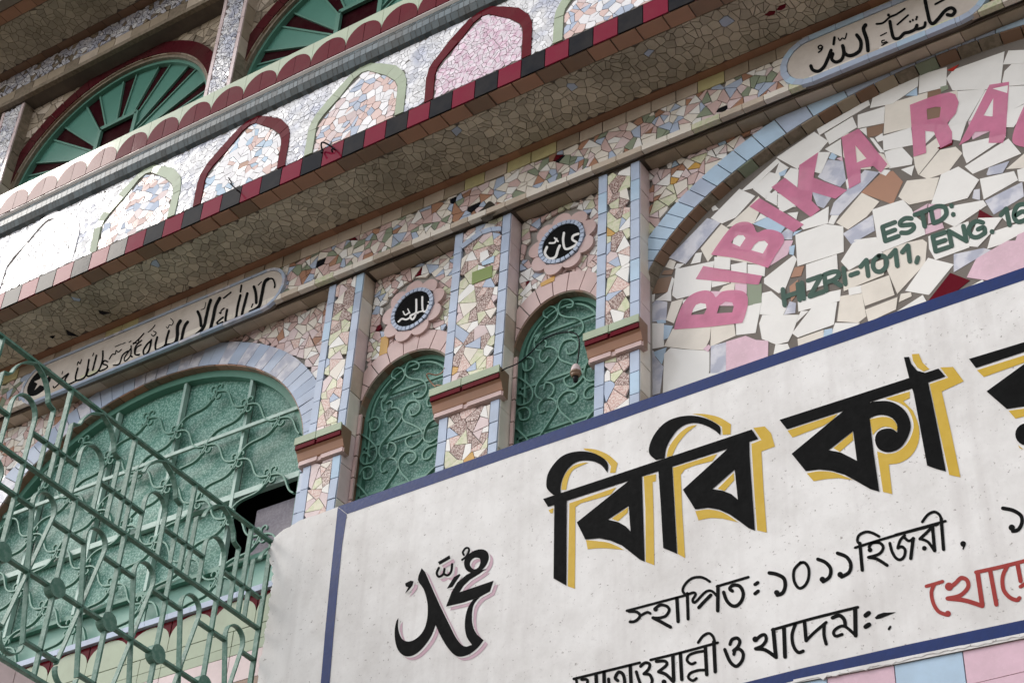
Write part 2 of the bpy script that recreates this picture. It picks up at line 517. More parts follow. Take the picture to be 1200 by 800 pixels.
def glass_mat():
    m = bpy.data.materials.new('figured_green_glass')
    nt, p = nodes(m)
    tc = N(nt, 'ShaderNodeTexCoord')
    v = N(nt, 'ShaderNodeTexVoronoi'); v.inputs['Scale'].default_value = 85; v.feature = 'F1'
    nt.links.new(tc.outputs['Object'], v.inputs['Vector'])
    nz = N(nt, 'ShaderNodeTexNoise'); nz.inputs['Scale'].default_value = 2.2; nz.inputs['Detail'].default_value = 6
    nt.links.new(tc.outputs['Object'], nz.inputs['Vector'])
    r = N(nt, 'ShaderNodeValToRGB')
    r.color_ramp.elements[0].position = 0.1; r.color_ramp.elements[0].color = (0.36, 0.56, 0.48, 1)
    r.color_ramp.elements[1].position = 0.65; r.color_ramp.elements[1].color = (0.11, 0.255, 0.205, 1)
    nt.links.new(v.outputs['Distance'], r.inputs[0])
    mx = N(nt, 'ShaderNodeMix', data_type='RGBA')
    mr = N(nt, 'ShaderNodeMapRange'); mr.inputs[1].default_value = 0.45; mr.inputs[2].default_value = 0.8; mr.inputs[4].default_value = 0.35
    nt.links.new(nz.outputs[0], mr.inputs[0]); nt.links.new(mr.outputs[0], mx.inputs[0])
    nt.links.new(r.outputs[0], mx.inputs[6]); mx.inputs[7].default_value = (0.10, 0.13, 0.10, 1)
    g = N(nt, 'ShaderNodeNewGeometry')
    m2 = N(nt, 'ShaderNodeMapRange'); m2.inputs[3].default_value = 0.8; m2.inputs[4].default_value = 1.15
    oi = N(nt, 'ShaderNodeObjectInfo')
    nt.links.new(oi.outputs['Random'], m2.inputs[0])
    hv = N(nt, 'ShaderNodeHueSaturation')
    nt.links.new(m2.outputs[0], hv.inputs['Value']); nt.links.new(mx.outputs[2], hv.inputs['Color'])
    nt.links.new(hv.outputs[0], p.inputs['Base Color'])
    p.inputs['Roughness'].default_value = 0.25
    p.inputs['Specular IOR Level'].default_value = 0.1
    b = N(nt, 'ShaderNodeBump'); b.inputs['Strength'].default_value = 0.35; b.inputs['Distance'].default_value = 0.001
    nt.links.new(v.outputs['Distance'], b.inputs['Height']); nt.links.new(b.outputs[0], p.inputs['Normal'])
    return m
m_glass = glass_mat()
def plaster_mat():
    m = bpy.data.materials.new('white_washed_plaster')
    nt, p = nodes(m)
    tc = N(nt, 'ShaderNodeTexCoord')
    n1 = N(nt, 'ShaderNodeTexNoise'); n1.inputs['Scale'].default_value = 3.0; n1.inputs['Detail'].default_value = 9; n1.inputs['Roughness'].default_value = 0.7
    n2 = N(nt, 'ShaderNodeTexNoise'); n2.inputs['Scale'].default_value = 28; n2.inputs['Detail'].default_value = 6; n2.inputs['Roughness'].default_value = 0.7
    n3 = N(nt, 'ShaderNodeTexNoise'); n3.inputs['Scale'].default_value = 11; n3.inputs['Detail'].default_value = 5; n3.inputs['Roughness'].default_value = 0.6
    for n in (n1, n2, n3): nt.links.new(tc.outputs['Object'], n.inputs['Vector'])
    r1 = N(nt, 'ShaderNodeValToRGB')
    r1.color_ramp.elements[0].position = 0.40; r1.color_ramp.elements[0].color = (0.81, 0.785, 0.765, 1)
    r1.color_ramp.elements[1].position = 0.74; r1.color_ramp.elements[1].color = (0.62, 0.59, 0.565, 1)
    nt.links.new(n1.outputs[0], r1.inputs[0])
    r2 = N(nt, 'ShaderNodeMapRange'); r2.inputs[1].default_value = 0.60; r2.inputs[2].default_value = 0.78; r2.inputs[4].default_value = 0.45
    nt.links.new(n2.outputs[0], r2.inputs[0])
    mx = N(nt, 'ShaderNodeMix', data_type='RGBA')
    nt.links.new(r2.outputs[0], mx.inputs[0]); nt.links.new(r1.outputs[0], mx.inputs[6]); mx.inputs[7].default_value = (0.42, 0.38, 0.38, 1)
    n4 = N(nt, 'ShaderNodeTexNoise'); n4.inputs['Scale'].default_value = 75; n4.inputs['Detail'].default_value = 2
    nt.links.new(tc.outputs['Object'], n4.inputs['Vector'])
    r4 = N(nt, 'ShaderNodeMapRange'); r4.inputs[1].default_value = 0.68; r4.inputs[2].default_value = 0.76; r4.inputs[4].default_value = 0.7
    nt.links.new(n4.outputs[0], r4.inputs[0])
    mp = N(nt, 'ShaderNodeMapping'); mp.inputs['Scale'].default_value = (9, 9, 0.9)
    nt.links.new(tc.outputs['Object'], mp.inputs['Vector'])
    n5 = N(nt, 'ShaderNodeTexNoise'); n5.inputs['Scale'].default_value = 1.6; n5.inputs['Detail'].default_value = 6
    nt.links.new(mp.outputs[0], n5.inputs['Vector'])
    r5 = N(nt, 'ShaderNodeMapRange'); r5.inputs[1].default_value = 0.50; r5.inputs[2].default_value = 0.75; r5.inputs[4].default_value = 0.42
    nt.links.new(n5.outputs[0], r5.inputs[0])
    mx5 = N(nt, 'ShaderNodeMix', data_type='RGBA')
    nt.links.new(r5.outputs[0], mx5.inputs[0]); nt.links.new(mx.outputs[2], mx5.inputs[6]); mx5.inputs[7].default_value = (0.56, 0.52, 0.50, 1)
    mx4 = N(nt, 'ShaderNodeMix', data_type='RGBA')
    nt.links.new(r4.outputs[0], mx4.inputs[0]); nt.links.new(mx5.outputs[2], mx4.inputs[6]); mx4.inputs[7].default_value = (0.22, 0.18, 0.16, 1)
    nt.links.new(mx4.outputs[2], p.inputs['Base Color'])
    p.inputs['Roughness'].default_value = 0.8
    p.inputs['Specular IOR Level'].default_value = 0.2
    b1 = N(nt, 'ShaderNodeBump'); b1.inputs['Strength'].default_value = 0.35; b1.inputs['Distance'].default_value = 0.004
    nt.links.new(n3.outputs[0], b1.inputs['Height'])
    b2 = N(nt, 'ShaderNodeBump'); b2.inputs['Strength'].default_value = 0.35; b2.inputs['Distance'].default_value = 0.002
    nt.links.new(n2.outputs[0], b2.inputs['Height']); nt.links.new(b1.outputs[0], b2.inputs['Normal'])
    nt.links.new(b2.outputs[0], p.inputs['Normal'])
    return m
m_plaster = plaster_mat()
def film_paint(name, c, keep):
    m = bpy.data.materials.new(name)
    nt, p = nodes(m)
    tc = N(nt, 'ShaderNodeTexCoord')
    nz = N(nt, 'ShaderNodeTexNoise'); nz.inputs['Scale'].default_value = 12; nz.inputs['Detail'].default_value = 6
    nt.links.new(tc.outputs['Object'], nz.inputs['Vector'])
    mr = N(nt, 'ShaderNodeMapRange'); mr.inputs[1].default_value = 0.3; mr.inputs[2].default_value = 0.7; mr.inputs[3].default_value = keep-0.12; mr.inputs[4].default_value = min(1, keep+0.08)
    nt.links.new(nz.outputs[0], mr.inputs[0]); nt.links.new(mr.outputs[0], p.inputs['Alpha'])
    p.inputs['Base Color'].default_value = (*c, 1)
    p.inputs['Roughness'].default_value = 0.35
    return m
m_pinkp = film_paint('pink_letter_paint', (0.68, 0.19, 0.33), 0.80)
m_greenp = film_paint('green_letter_paint', (0.012, 0.065, 0.038), 0.93)
m_ajar = mat('figured_grey_glass', (0.16, 0.14, 0.17), 0.5, 0, 0.5, (0.34, 0.32, 0.36), dscale=60, bump=0.4, bscale=200)
m_street = mat('street', (0.12, 0.10, 0.08), 0.9, 0, 0.4, (0.10, 0.09, 0.075), dscale=0.6, bump=0.4, bscale=20)

def pick(*pairs):
    tot = sum(w for _, w in pairs); r = rnd.uniform(0, tot)
    for m_, w in pairs:
        r -= w
        if r <= 0: return m_
    return pairs[-1][0]
def blob(c, r, n=12):
    return [(c[0]+r*cos(2*pi*k/n), c[1]+r*sin(2*pi*k/n)) for k in range(n)]
# ------------------------------------------------------------ painted and wrought strokes drawn in photograph pixels, set on their real plane
def stroke(mb, crop, pts, w, y, fr, d0, d1, mat_, sm=5, caps=True, taper=None):
    s = crop[2]
    rb = ribbon(T(crop, pts), w/s, sm, caps, taper)
    if rb is None: return
    L, R_, cA, cB = rb
    mp = lambda l: [onY(q[0], q[1], y) for q in l]
    mb.strip((mp(R_), mp(L), mp(cA[::-1]), mp(cB[::-1])), fr, d0, d1, mat_)
def glyph(parent, name, crop, strokes, y, mat_, dd=0.0012, blobs=(), polys=()):
    """strokes: (width, [pts]) ; blobs: (x, y, r) ; polys: [pts]"""
    mb = MB(); fr = FA(y); k = 0
    for w, p in strokes:
        stroke(mb, crop, p, w, y, fr, 0, 0, mat_) if False else stroke(mb, crop, p, w, y, fr, dd+k*0.0001, dd+k*0.0001, mat_)
        k += 1
    for bx, by, r in blobs:
        q = [onY(u, v, y) for u, v in T(crop, blob((bx, by), r, 14))]
        mb.holed(q, [], fr, dd+k*0.0001, dd+k*0.0001, mat_); k += 1
    for p in polys:
        hs_ = []
        if isinstance(p, tuple): p, hs_ = p
        mb.holed(W(crop, p, y), [W(crop, h, y) for h in hs_], fr, dd+k*0.0001, dd+k*0.0001, mat_); k += 1
    return mb.build(name, parent)

# ------------------------------------------------------------ ground
g = MB()
g.face([0, 1, 2, 3], m_street); g.v = [(-150, -150, 0), (150, -150, 0), (150, 150, 0), (-150, 150, 0)]
g.build('street', None, 'structure')

# ============================================================ THE SHRINE BUILDING
bld = thing('shrine_building', (-4.5, 0.4, 0),
            'tall shrine building clad in broken-tile mosaic with green arched windows, behind the painted sign', 'building')
XL, XR = -10.5, 0.35
LIP = 7.862                                      # underside of the lower frieze
YW = 0.09                                        # recessed wall face behind the pilaster fronts
PIL = [(-7.90, -7.66, .045), (-5.03, -4.80, .045), (-4.21, -3.87, .047), (-3.35, -3.12, .047)]
body = MB()
body.box(XL, 1.0, 0.0, XR, 7.0, 12.4, m_wall)
body.build('body', bld)
dk = MB()
dk.box(XL, 0.27, 7.95, XR, 1.0, 9.3, m_wall); dk.box(XL, 0.27, 0.0, XR, 1.0, 5.6, m_wall)
dk.box(XL, 0.27, 11.0, XR, 1.0, 12.4, m_wall)
dk.box(XL, 0.985, 5.6, XR, 0.999, 7.95, m_dark); dk.box(XL, 0.985, 9.3, XR, 0.999, 11.0, m_dark)  # near-black sheets: darkness of the unlit rooms put into the colour
dk.build('slab_and_dark_backing', bld)

BIG = (-6.33, 6.85); BA, BB, BOA, BOB = 1.20, 0.93, 1.35, 1.075
TY = (-1.6, 6.95); TA, TB, TOA, TOB = 1.58, 0.90, 1.69, 1.035
S1 = (-4.5, 6.97, .293, .29); S2 = (-3.61, 6.975, .263, .30)
bigin = arch_poly(*BIG, BA, BB, 6.11)
tyin = arch_poly(*TY, TA, TB, 5.9)
YT = .128
s1in = arch_poly(S1[0], S1[1], S1[2]-.003, S1[3], 5.9)
s2in = arch_poly(S2[0], S2[1], S2[2]-.003, S2[3], 5.9)
w = MB()
w.holed(rect(XL, 5.2, XR, LIP+.2), [bigin, tyin, s1in, s2in], FA(YW+.006), -.17, 0, m_groutw, m_brown)
w.build('wall', bld)

# ---- soffit-like rim tiles in the thickness of the arches
def arch_rim(parent, c, a, b, y0, y1, t0, t1, n, mats, name='rim_tile', shr=0.0):
    z0 = c[1]
    for i in range(n):
        ta = t0+(t1-t0)*i/n+.0018; tb = t0+(t1-t0)*(i+1)/n-.0018
        mb = MB(); m_ = pick(*mats)
        P = [(c[0]+(a-e)*cos(t), z0+(b-e)*sin(t)) for e in (0.0, .008) for t in (ta, (ta+tb)/2, tb)]
        for y in (y0, y1): mb.v += [(c[0]+(p[0]-c[0])*(1-(shr/a if y == y1 else 0)), y, c[1]+(p[1]-c[1])*(1-(shr/b if y == y1 else 0))) for p in P]
        for f in ((3, 4, 10, 9), (4, 5, 11, 10), (0, 1, 4, 3), (1, 2, 5, 4), (0, 3, 9, 6), (2, 8, 11, 5)): mb.face(f, m_)
        mb.build(name, parent)
def vouss(parent, name, c, ai, bi, ao, bo, y, d1, ts, mats, reg, gap=.006, flat=None, tilt=.01):
    """ring of arch tiles between two ellipses; ts = list of cut angles"""
    n = 0
    for i in range(len(ts)-1):
        t0, t1 = ts[i], ts[i+1]
        k = max(2, int(abs(t1-t0)/.09)+1)
        inn = [(c[0]+ai*cos(t0+(t1-t0)*j/k), c[1]+bi*sin(t0+(t1-t0)*j/k)) for j in range(k+1)]
        out = [(c[0]+ao*cos(t0+(t1-t0)*j/k), c[1]+bo*sin(t0+(t1-t0)*j/k)) for j in range(k+1)]
        poly = inn[::-1]+out
        poly = ccw(poly)
        # shrink the two radial edges
        for (p, q, s) in ((inn[0], out[0], 1), (inn[-1], out[-1], -1)):
            dx, dy = q[0]-p[0], q[1]-p[1]; L = hypot(dx, dy)
            nx, ny = dy/L, -dx/L
            m = cen(poly)
            if (m[0]-p[0])*nx+(m[1]-p[1])*ny > 0: nx, ny = -nx, -ny
            poly = clip(poly, p[0]-nx*gap/2, p[1]-ny*gap/2, nx, ny)
        if len(poly) > 2: poly = clip_convex(poly, reg)
        if len(poly) < 3 or abs(area(poly)) < 2e-4: continue
        m_ = pick(*mats) if isinstance(mats, (list, tuple)) else mats
        one(name, poly, FA(y), 0, d1, m_, parent, tilt); n += 1
    return n
def lin(a, b, n): return [a+(b-a)*i/n for i in range(n+1)]

# ---- big left window arch
bigarch = MB().box(-7.6, YW+.012, 5.7, -7.55, YW+.05, 5.75, m_groutw).build('big_arch', bld)
reg = rect(-7.66, 6.0, -5.0, LIP-.004)
vouss(bigarch, 'arch_tile', BIG, BA, BB, BOA, BOB, YW, .016, lin(0.0, pi, 46), [(m_blue, 5), (m_greyblue, 3)], reg, .004, tilt=.02)
for sx in (1, -1):                               # straight legs of the same band
    for k in range(6):
        z1 = 6.85-.125*k
        x0, x1 = sorted((BIG[0]+sx*BA, BIG[0]+sx*BOA))
        one('arch_tile', rect(x0, z1-.121, x1, z1-.003), FA(YW), 0, .016, pick((m_blue, 5), (m_greyblue, 3)), bigarch, .02)
arch_rim(bigarch, BIG, BA, BB, YW-.012, .17, .02, pi-.02, 40, [(m_brown, 3), (m_umber, 2), (m_terra, 1)])
# ---- tympanum arch
tymp = MB().box(-0.2, YW+.012, 5.7, -0.15, YW+.05, 5.75, m_groutw).build('tympanum', bld)
reg = rect(-3.26, 6.0, 0.2, LIP-.004)
vouss(tymp, 'arch_tile', TY, TA, TB, TOA, TOB, YW, .02, [pi-x for x in (0, .055, .11, .165, .22, .28, .34, .40, .46, .52, .58, .64, .70, .76, .83, .90, .975, 1.06, 1.16, 1.28, 1.42, 1.50, 1.56, 1.60, 1.64, 1.68, 1.74, 1.9, 2.1, 2.3, 2.5, 2.7, 2.9, pi)], [(m_blue2, 3), (m_blue, 3)], reg, .005, tilt=.012)
for k in range(8):
    z1 = 6.95-.075*k
    one('arch_tile', rect(TY[0]-TOA, z1-.071, TY[0]-TA, z1-.003), FA(YW), 0, .02, m_blue2, tymp, .012)
arch_rim(tymp, TY, TA, TB, YW-.016, YT, .3, pi-.02, 44, [(m_brown, 2), (m_umber, 4), (m_tan, 1), (m_sage, 1)], shr=.022)
# back panel and the broken tiles
MB().prism(arch_poly(*TY, TA+.02, TB+.02, 5.9), FA(YT-.0015), -.05, 0, m_groutl).build('backing', tymp)
C7 = (740, 250, 5); C7b = (740, 390, 5); C8 = (860, 80, 4.444); C9 = (1020, 60, 4.444); C10 = (960, 200, 4.446)
W_, B_, G_, K_, P_, R_, V_, O_, E_ = m_white, m_blue2, m_greyblue, m_brown, m_rose, m_maroon, m_sage, m_terra, m_cream
YT = .128
K_s = 5.7167
Ta, Tb, Tc, Td, Te, Tf, Tg = (740, 340, K_s), (740, 220, K_s), (880, 100, K_s), (900, 220, K_s), (900, 300, K_s), (1020, 60, K_s), (1020, 180, K_s)
TT = [(Ta, [(W_, [(75, 225), (215, 228), (215, 378), (65, 405)]), (G_, [(75, 220), (110, 120), (170, 72), (238, 85), (232, 200)]), (W_, [(75, 60), (155, 32), (150, 75), (78, 115)]), (W_, [(170, 68), (265, 5), (265, 72), (235, 70)]),
    (m_navy, [(78, 130), (105, 118), (85, 170), (70, 190)]), (B_, [(175, 208), (228, 203), (228, 218), (180, 220)]), (E_, [(240, 200), (275, 85), (345, 65), (285, 220)]), (B_, [(225, 240), (275, 245), (245, 320), (222, 330)]),
    (E_, [(225, 375), (280, 265), (532, 242), (522, 330), (490, 400), (400, 395)]), (E_, [(540, 240), (685, 228), (695, 305), (535, 375)]), (W_, [(705, 225), (770, 110), (868, 92), (830, 285), (708, 298)]),
    (G_, [(35, 435), (145, 410), (160, 455), (212, 515), (190, 690), (45, 735)]), (B_, [(150, 420), (232, 390), (205, 492)]), (W_, [(225, 430), (265, 392), (350, 402), (520, 412), (520, 540), (500, 600), (400, 700), (215, 740)]),
    (P_, [(490, 395), (520, 372), (530, 385), (515, 410)]), (G_, [(538, 378), (632, 355), (630, 560), (535, 570)]), (P_, [(640, 350), (765, 312), (835, 340), (915, 345), (912, 470), (640, 600)]), (W_, [(510, 562), (622, 562), (600, 650), (500, 640)]),
    (W_, [(862, 225), (882, 172), (1119, 172), (1080, 285), (1050, 345), (975, 363), (880, 325)]), (W_, [(865, 160), (882, 25), (935, 12), (1030, 95), (1042, 110), (1015, 165)]), (W_, [(955, 445), (970, 370), (1045, 365), (1068, 420)])]),
  (Tb, [(W_, [(540, 205), (725, 15), (825, 60), (700, 200), (610, 240)]), (G_, [(260, 470), (510, 210), (595, 235), (365, 510)]), (E_, [(470, 410), (605, 252), (655, 285), (570, 420), (515, 492)]), (E_, [(645, 262), (780, 140), (852, 65), (865, 90), (850, 175), (820, 240)]),
    (W_, [(540, 135), (560, 125), (580, 145), (550, 155)]), (W_, [(405, 510), (435, 445), (470, 440), (460, 500)]), (E_, [(235, 530), (260, 485), (295, 500), (280, 545)]), (W_, [(295, 540), (310, 515), (350, 515), (310, 545)]),
    (K_, [(210, 580), (225, 560), (280, 555), (270, 580)]), (K_, [(145, 710), (185, 615), (270, 600), (240, 700)]), (W_, [(245, 695), (275, 605), (285, 615), (265, 690)]), (W_, [(303, 552), (555, 497), (548, 525), (530, 690), (310, 745), (280, 722)]),
    (W_, [(562, 470), (662, 475), (658, 548), (560, 538)]), (W_, [(672, 520), (770, 500), (770, 570), (675, 555)]), (W_, [(785, 520), (895, 525), (890, 590), (785, 575)]), (W_, [(545, 625), (660, 640), (545, 665)]), (E_, [(595, 695), (620, 665), (690, 640), (685, 700)]),
    (P_, [(700, 640), (770, 650), (770, 710), (700, 700)]), (V_, [(782, 650), (870, 650), (870, 770), (785, 790)]), (B_, [(825, 245), (905, 205), (1030, 265), (1000, 305), (940, 285)]), (W_, [(832, 233), (868, 182), (900, 200)]),
    (W_, [(820, 10), (850, -20), (945, 5), (900, 72)]), (W_, [(905, 80), (975, 30), (975, 120)]), (W_, [(985, 60), (1040, 90), (1035, 155), (985, 130)]), (E_, [(555, 560), (660, 575), (655, 640), (548, 620)]), (E_, [(672, 580), (770, 590), (765, 640), (672, 640)]),
    (P_, [(540, 700), (690, 705), (690, 790), (540, 790)]), (W_, [(350, 760), (525, 700), (525, 800), (360, 850)]), (W_, [(700, 300), (800, 320), (790, 420), (680, 400)]), (W_, [(800, 330), (920, 340), (900, 480), (800, 430)]), (E_, [(580, 410), (790, 440), (900, 500), (890, 520), (580, 465)])]),
  (Tc, [(W_, [(180, 485), (425, 320), (515, 380), (450, 455), (325, 540), (315, 560)]), (W_, [(450, 300), (785, 105), (795, 135), (465, 335)]), (W_, [(500, 330), (680, 220), (708, 285), (530, 395)]), (W_, [(505, 430), (600, 370), (610, 480), (540, 450)]),
    (W_, [(722, 205), (895, 150), (888, 255), (722, 288)]), (K_, [(780, 292), (888, 264), (875, 330), (790, 350)]), (W_, [(840, 355), (880, 330), (885, 370), (855, 380)]), (W_, [(735, 300), (772, 292), (778, 340)]), (W_, [(450, 455), (530, 455), (470, 590), (425, 580)]),
    (W_, [(-60, 710), (175, 500), (192, 515), (10, 692)]), (W_, [(20, 690), (130, 590), (195, 605), (195, 630), (95, 755)]), (W_, [(170, 590), (195, 520), (250, 555), (185, 595)]), (B_, [(195, 592), (240, 570), (225, 605), (200, 608)]), (W_, [(225, 615), (270, 560), (318, 570), (310, 690)]),
    (W_, [(110, 755), (165, 710), (175, 790), (165, 800)]), (W_, [(195, 750), (340, 790), (195, 860)]), (B_, [(528, 490), (545, 460), (575, 480), (560, 500)]), (P_, [(580, 495), (610, 488), (615, 510)]), (G_, [(455, 615), (520, 505), (615, 515), (635, 640), (600, 680), (500, 640)]),
    (G_, [(534, 866), (560, 790), (700, 650), (765, 575), (855, 590), (760, 690), (589, 869)]), (O_, [(745, 720), (870, 600), (950, 580), (1015, 650), (950, 795)]), (W_, [(860, 585), (880, 570), (930, 575), (905, 605)]), (E_, [(620, 330), (740, 330), (840, 470), (800, 560), (700, 565), (625, 480)]),
    (W_, [(800, 357), (820, 362), (895, 452), (872, 450)]), (W_, [(330, 550), (420, 560), (400, 700), (320, 700)]), (W_, [(640, 640), (700, 600), (740, 600), (650, 690)]), (E_, [(855, 460), (890, 470), (930, 550), (860, 570)])]),
  (Td, [(P_, [(5, 530), (100, 360), (165, 360), (130, 450)]), (G_, [(292, 20), (330, 30), (420, 72), (375, 135), (335, 120)]), (W_, [(210, 240), (300, 195), (405, 135), (400, 240), (240, 280)]), (W_, [(410, 240), (430, 192), (470, 192), (440, 245)]),
    (E_, [(465, 235), (630, 42), (742, 98), (660, 195), (540, 278)]), (G_, [(510, 310), (700, 190), (712, 290), (560, 375)]), (W_, [(190, 320), (385, 250), (502, 265), (505, 430), (205, 525)]), (G_, [(95, 310), (130, 282), (165, 290), (160, 345), (115, 345)]),
    (B_, [(180, 302), (230, 285), (175, 320)]), (B_, [(150, 400), (178, 392), (170, 450), (150, 445)]), (W_, [(-20, 610), (172, 458), (190, 482), (110, 690), (75, 705), (-20, 640)]), (O_, [(160, 600), (185, 540), (240, 530), (220, 590)]),
    (O_, [(150, 665), (200, 625), (205, 700), (160, 760)]), (W_, [(262, 520), (460, 455), (470, 620), (265, 690)]), (W_, [(495, 495), (585, 355), (725, 338), (765, 440), (600, 520), (545, 550)]), (E_, [(500, 580), (770, 490), (775, 585), (515, 690)]),
    (W_, [(545, 680), (620, 662), (625, 705), (550, 720)]), (E_, [(625, 660), (810, 595), (845, 720), (655, 790)]), (W_, [(75, 60), (185, 130), (90, 145), (70, 110)]), (W_, [(0, 30), (50, 58), (50, 110), (0, 85)]), (W_, [(135, 175), (200, 170), (190, 210)]),
    (E_, [(775, 425), (940, 372), (1035, 352), (1062, 372), (1050, 510), (870, 705), (800, 540)]), (B_, [(-60, 230), (0, 205), (115, 265), (85, 305), (0, 280)]), (W_, [(60, 40), (200, 80), (200, 120), (80, 60)])]),
  (Te, [(W_, [(170, 520), (300, 350), (460, 315), (440, 460), (205, 545)]), (E_, [(205, 560), (370, 502), (372, 560), (212, 630)]), (B_, [(378, 548), (385, 500), (430, 492), (428, 530)]), (E_, [(490, 275), (625, 250), (655, 405), (605, 445), (470, 435)]),
    (W_, [(432, 525), (455, 455), (610, 455), (560, 500)]), (E_, [(660, 365), (865, 285), (855, 360), (680, 440)]), (E_, [(885, 305), (895, 260), (955, 250), (960, 270)]), (G_, [(115, 390), (150, 310), (185, 320), (180, 380)]), (W_, [(190, 450), (225, 375), (265, 375)]),
    (W_, [(205, 290), (485, 232), (480, 300), (210, 370)])]),
  (Tf, [(W_, [(5, 380), (25, 300), (320, 180), (315, 238), (150, 352)]), (B_, [(245, 300), (310, 255), (312, 300)]), (W_, [(330, 285), (335, 165), (510, 115), (505, 240)]), (m_red, [(525, 130), (590, 98), (555, 135)]), (E_, [(95, 555), (105, 362), (380, 284), (370, 470), (300, 505)]),
    (W_, [(515, 185), (560, 130), (895, 12), (870, 225), (780, 255), (555, 262)]), (W_, [(895, 90), (930, 5), (1060, 0), (1060, 80)]), (W_, [(890, 210), (905, 140), (950, 95), (1060, 90), (1060, 225), (930, 235)]), (V_, [(475, 245), (515, 235), (520, 255), (480, 272)]),
    (K_, [(387, 280), (470, 258), (470, 460), (378, 465)]), (E_, [(478, 295), (580, 270), (582, 340), (510, 490), (478, 450)]), (W_, [(590, 275), (765, 262), (740, 310), (645, 472), (525, 498), (592, 360)]), (W_, [(775, 270), (920, 240), (900, 420), (665, 468)]),
    (W_, [(932, 245), (1060, 237), (1060, 335), (918, 412)]), (W_, [(905, 425), (1060, 350), (1010, 440), (960, 510), (905, 510)]), (W_, [(525, 508), (640, 482), (600, 600), (545, 590)]), (P_, [(662, 480), (895, 432), (885, 500), (750, 560), (690, 590)]),
    (E_, [(295, 705), (445, 588), (460, 655), (325, 825), (305, 775)]), (R_, [(460, 652), (550, 608), (545, 630), (470, 656)]), (E_, [(335, 830), (470, 668), (570, 648), (612, 688), (520, 810), (385, 855)]), (W_, [(620, 630), (900, 565), (905, 580), (650, 750), (628, 700)]),
    (W_, [(640, 775), (925, 595), (1005, 690), (690, 820)]), (E_, [(920, 790), (1060, 670), (1060, 780)]), (W_, [(100, 680), (205, 645), (280, 725), (275, 760), (130, 785)]), (W_, [(90, 575), (270, 520), (285, 630), (95, 668)]), (W_, [(290, 505), (430, 490), (430, 560), (300, 690)]), (W_, [(450, 500), (515, 505), (540, 590), (465, 640)])]),
  (Tg, [(W_, [(215, 110), (290, 88), (275, 145)]), (E_, [(195, 290), (250, 190), (458, 168), (415, 310), (265, 342)]), (W_, [(415, 338), (480, 145), (590, 95), (725, 182), (650, 300), (500, 340)]), (G_, [(690, 300), (700, 250), (730, 245), (732, 310)]), (G_, [(785, 140), (800, 100), (925, 60), (885, 130), (790, 145)]),
    (W_, [(740, 175), (960, 125), (985, 180), (765, 305)]), (G_, [(775, 320), (1015, 200), (1025, 290), (830, 405)]), (W_, [(990, 115), (1060, 95), (1060, 190), (1000, 185)]), (W_, [(20, 382), (218, 318), (275, 378), (290, 420), (355, 470), (365, 545), (75, 660), (50, 560)]),
    (P_, [(280, 400), (380, 345), (372, 385)]), (P_, [(375, 490), (480, 470), (490, 500), (375, 540)]), (W_, [(480, 370), (755, 320), (775, 350), (570, 490), (480, 450)]), (R_, [(725, 437), (735, 385), (825, 432)]), (W_, [(730, 440), (880, 435), (810, 530), (720, 625), (668, 620), (668, 590)]),
    (W_, [(395, 560), (600, 480), (655, 462), (660, 630), (440, 710), (400, 640)]), (G_, [(565, 790), (565, 680), (760, 640), (800, 650)]), (P_, [(655, 830), (715, 710), (920, 592), (1060, 590), (1060, 780), (870, 860)]), (P_, [(978, 588), (990, 550), (1060, 520), (1060, 583)]), (W_, [(790, 635), (820, 530), (1060, 450), (1060, 510), (870, 610)]),
    (W_, [(880, 420), (1060, 330), (1060, 440), (930, 470)]), (P_, [(395, 345), (470, 350), (470, 440), (395, 470)])]),
  ((960, 200, 4.446), [(W_, [(455, 625), (570, 460), (697, 492), (572, 645)]), (R_, [(575, 675), (685, 538), (780, 575), (700, 640)]), (W_, [(415, 735), (540, 655), (560, 690), (480, 760)]), (W_, [(780, 610), (850, 575), (880, 600)])])]
def tile_(poly, m_, th=.0):
    one('broken_tile', poly, FA(YT), -.01, .0030+th, m_, tymp, .004)
for crop, lst in TT:
    for m_, q in lst:
        tile_(grow(W(crop, q, YT), .0032), m_, rnd.uniform(0, .002))
treg = arch_poly(*TY, TA-.004, TB-.004, 6.15)
treg = clip_convex(treg, rect(-1.13, 6.1, .2, 8))
for poly, k in shards(treg, .17, .012, split=.1): tile_(poly, pick((W_, 8), (G_, 1), (P_, 1), (K_, .5)))
# painted lettering over the tiles
YL = YT-.0056
def tl(crop, poly, holes, m_):
    glyph(tymp, 'letter', crop, (), YL, m_, 0, (), [(poly, holes)])
tl(C7, smooth([(248, 680), (270, 600), (305, 525), (345, 480), (400, 455), (450, 452), (480, 470), (495, 490), (530, 458), (590, 448), (650, 455), (677, 480), (682, 530), (668, 590), (650, 640)], 3)+[(450, 665)],
   [[(350, 595), (362, 560), (378, 535), (405, 525), (435, 530), (440, 560), (425, 590)], [(500, 585), (515, 540), (550, 517), (590, 520), (600, 545), (590, 580)]], m_pinkp)
tl(C7, [(420, 308), (765, 365), (745, 418), (375, 385)], [], m_pinkp)
tl(C7, smooth([(465, 242), (520, 160), (580, 85), (630, 53), (680, 50), (715, 70), (735, 112), (780, 95), (835, 98), (882, 120), (895, 155), (880, 190), (840, 250), (800, 320)], 3)+[(680, 280), (600, 260)],
   [[(583, 172), (603, 145), (625, 127), (655, 128), (668, 145), (635, 195)], [(700, 215), (718, 185), (745, 163), (780, 160), (800, 180), (770, 235)]], m_pinkp)
tl((0, 0, 1), [(890, 232), (942, 263), (930, 272), (878, 242)], [], m_pinkp)
tl(C8, [(265, 570), (333, 622), (340, 505), (440, 437), (415, 570), (590, 635), (530, 680), (410, 645), (405, 690), (450, 735), (400, 775), (195, 620)], [], m_pinkp)
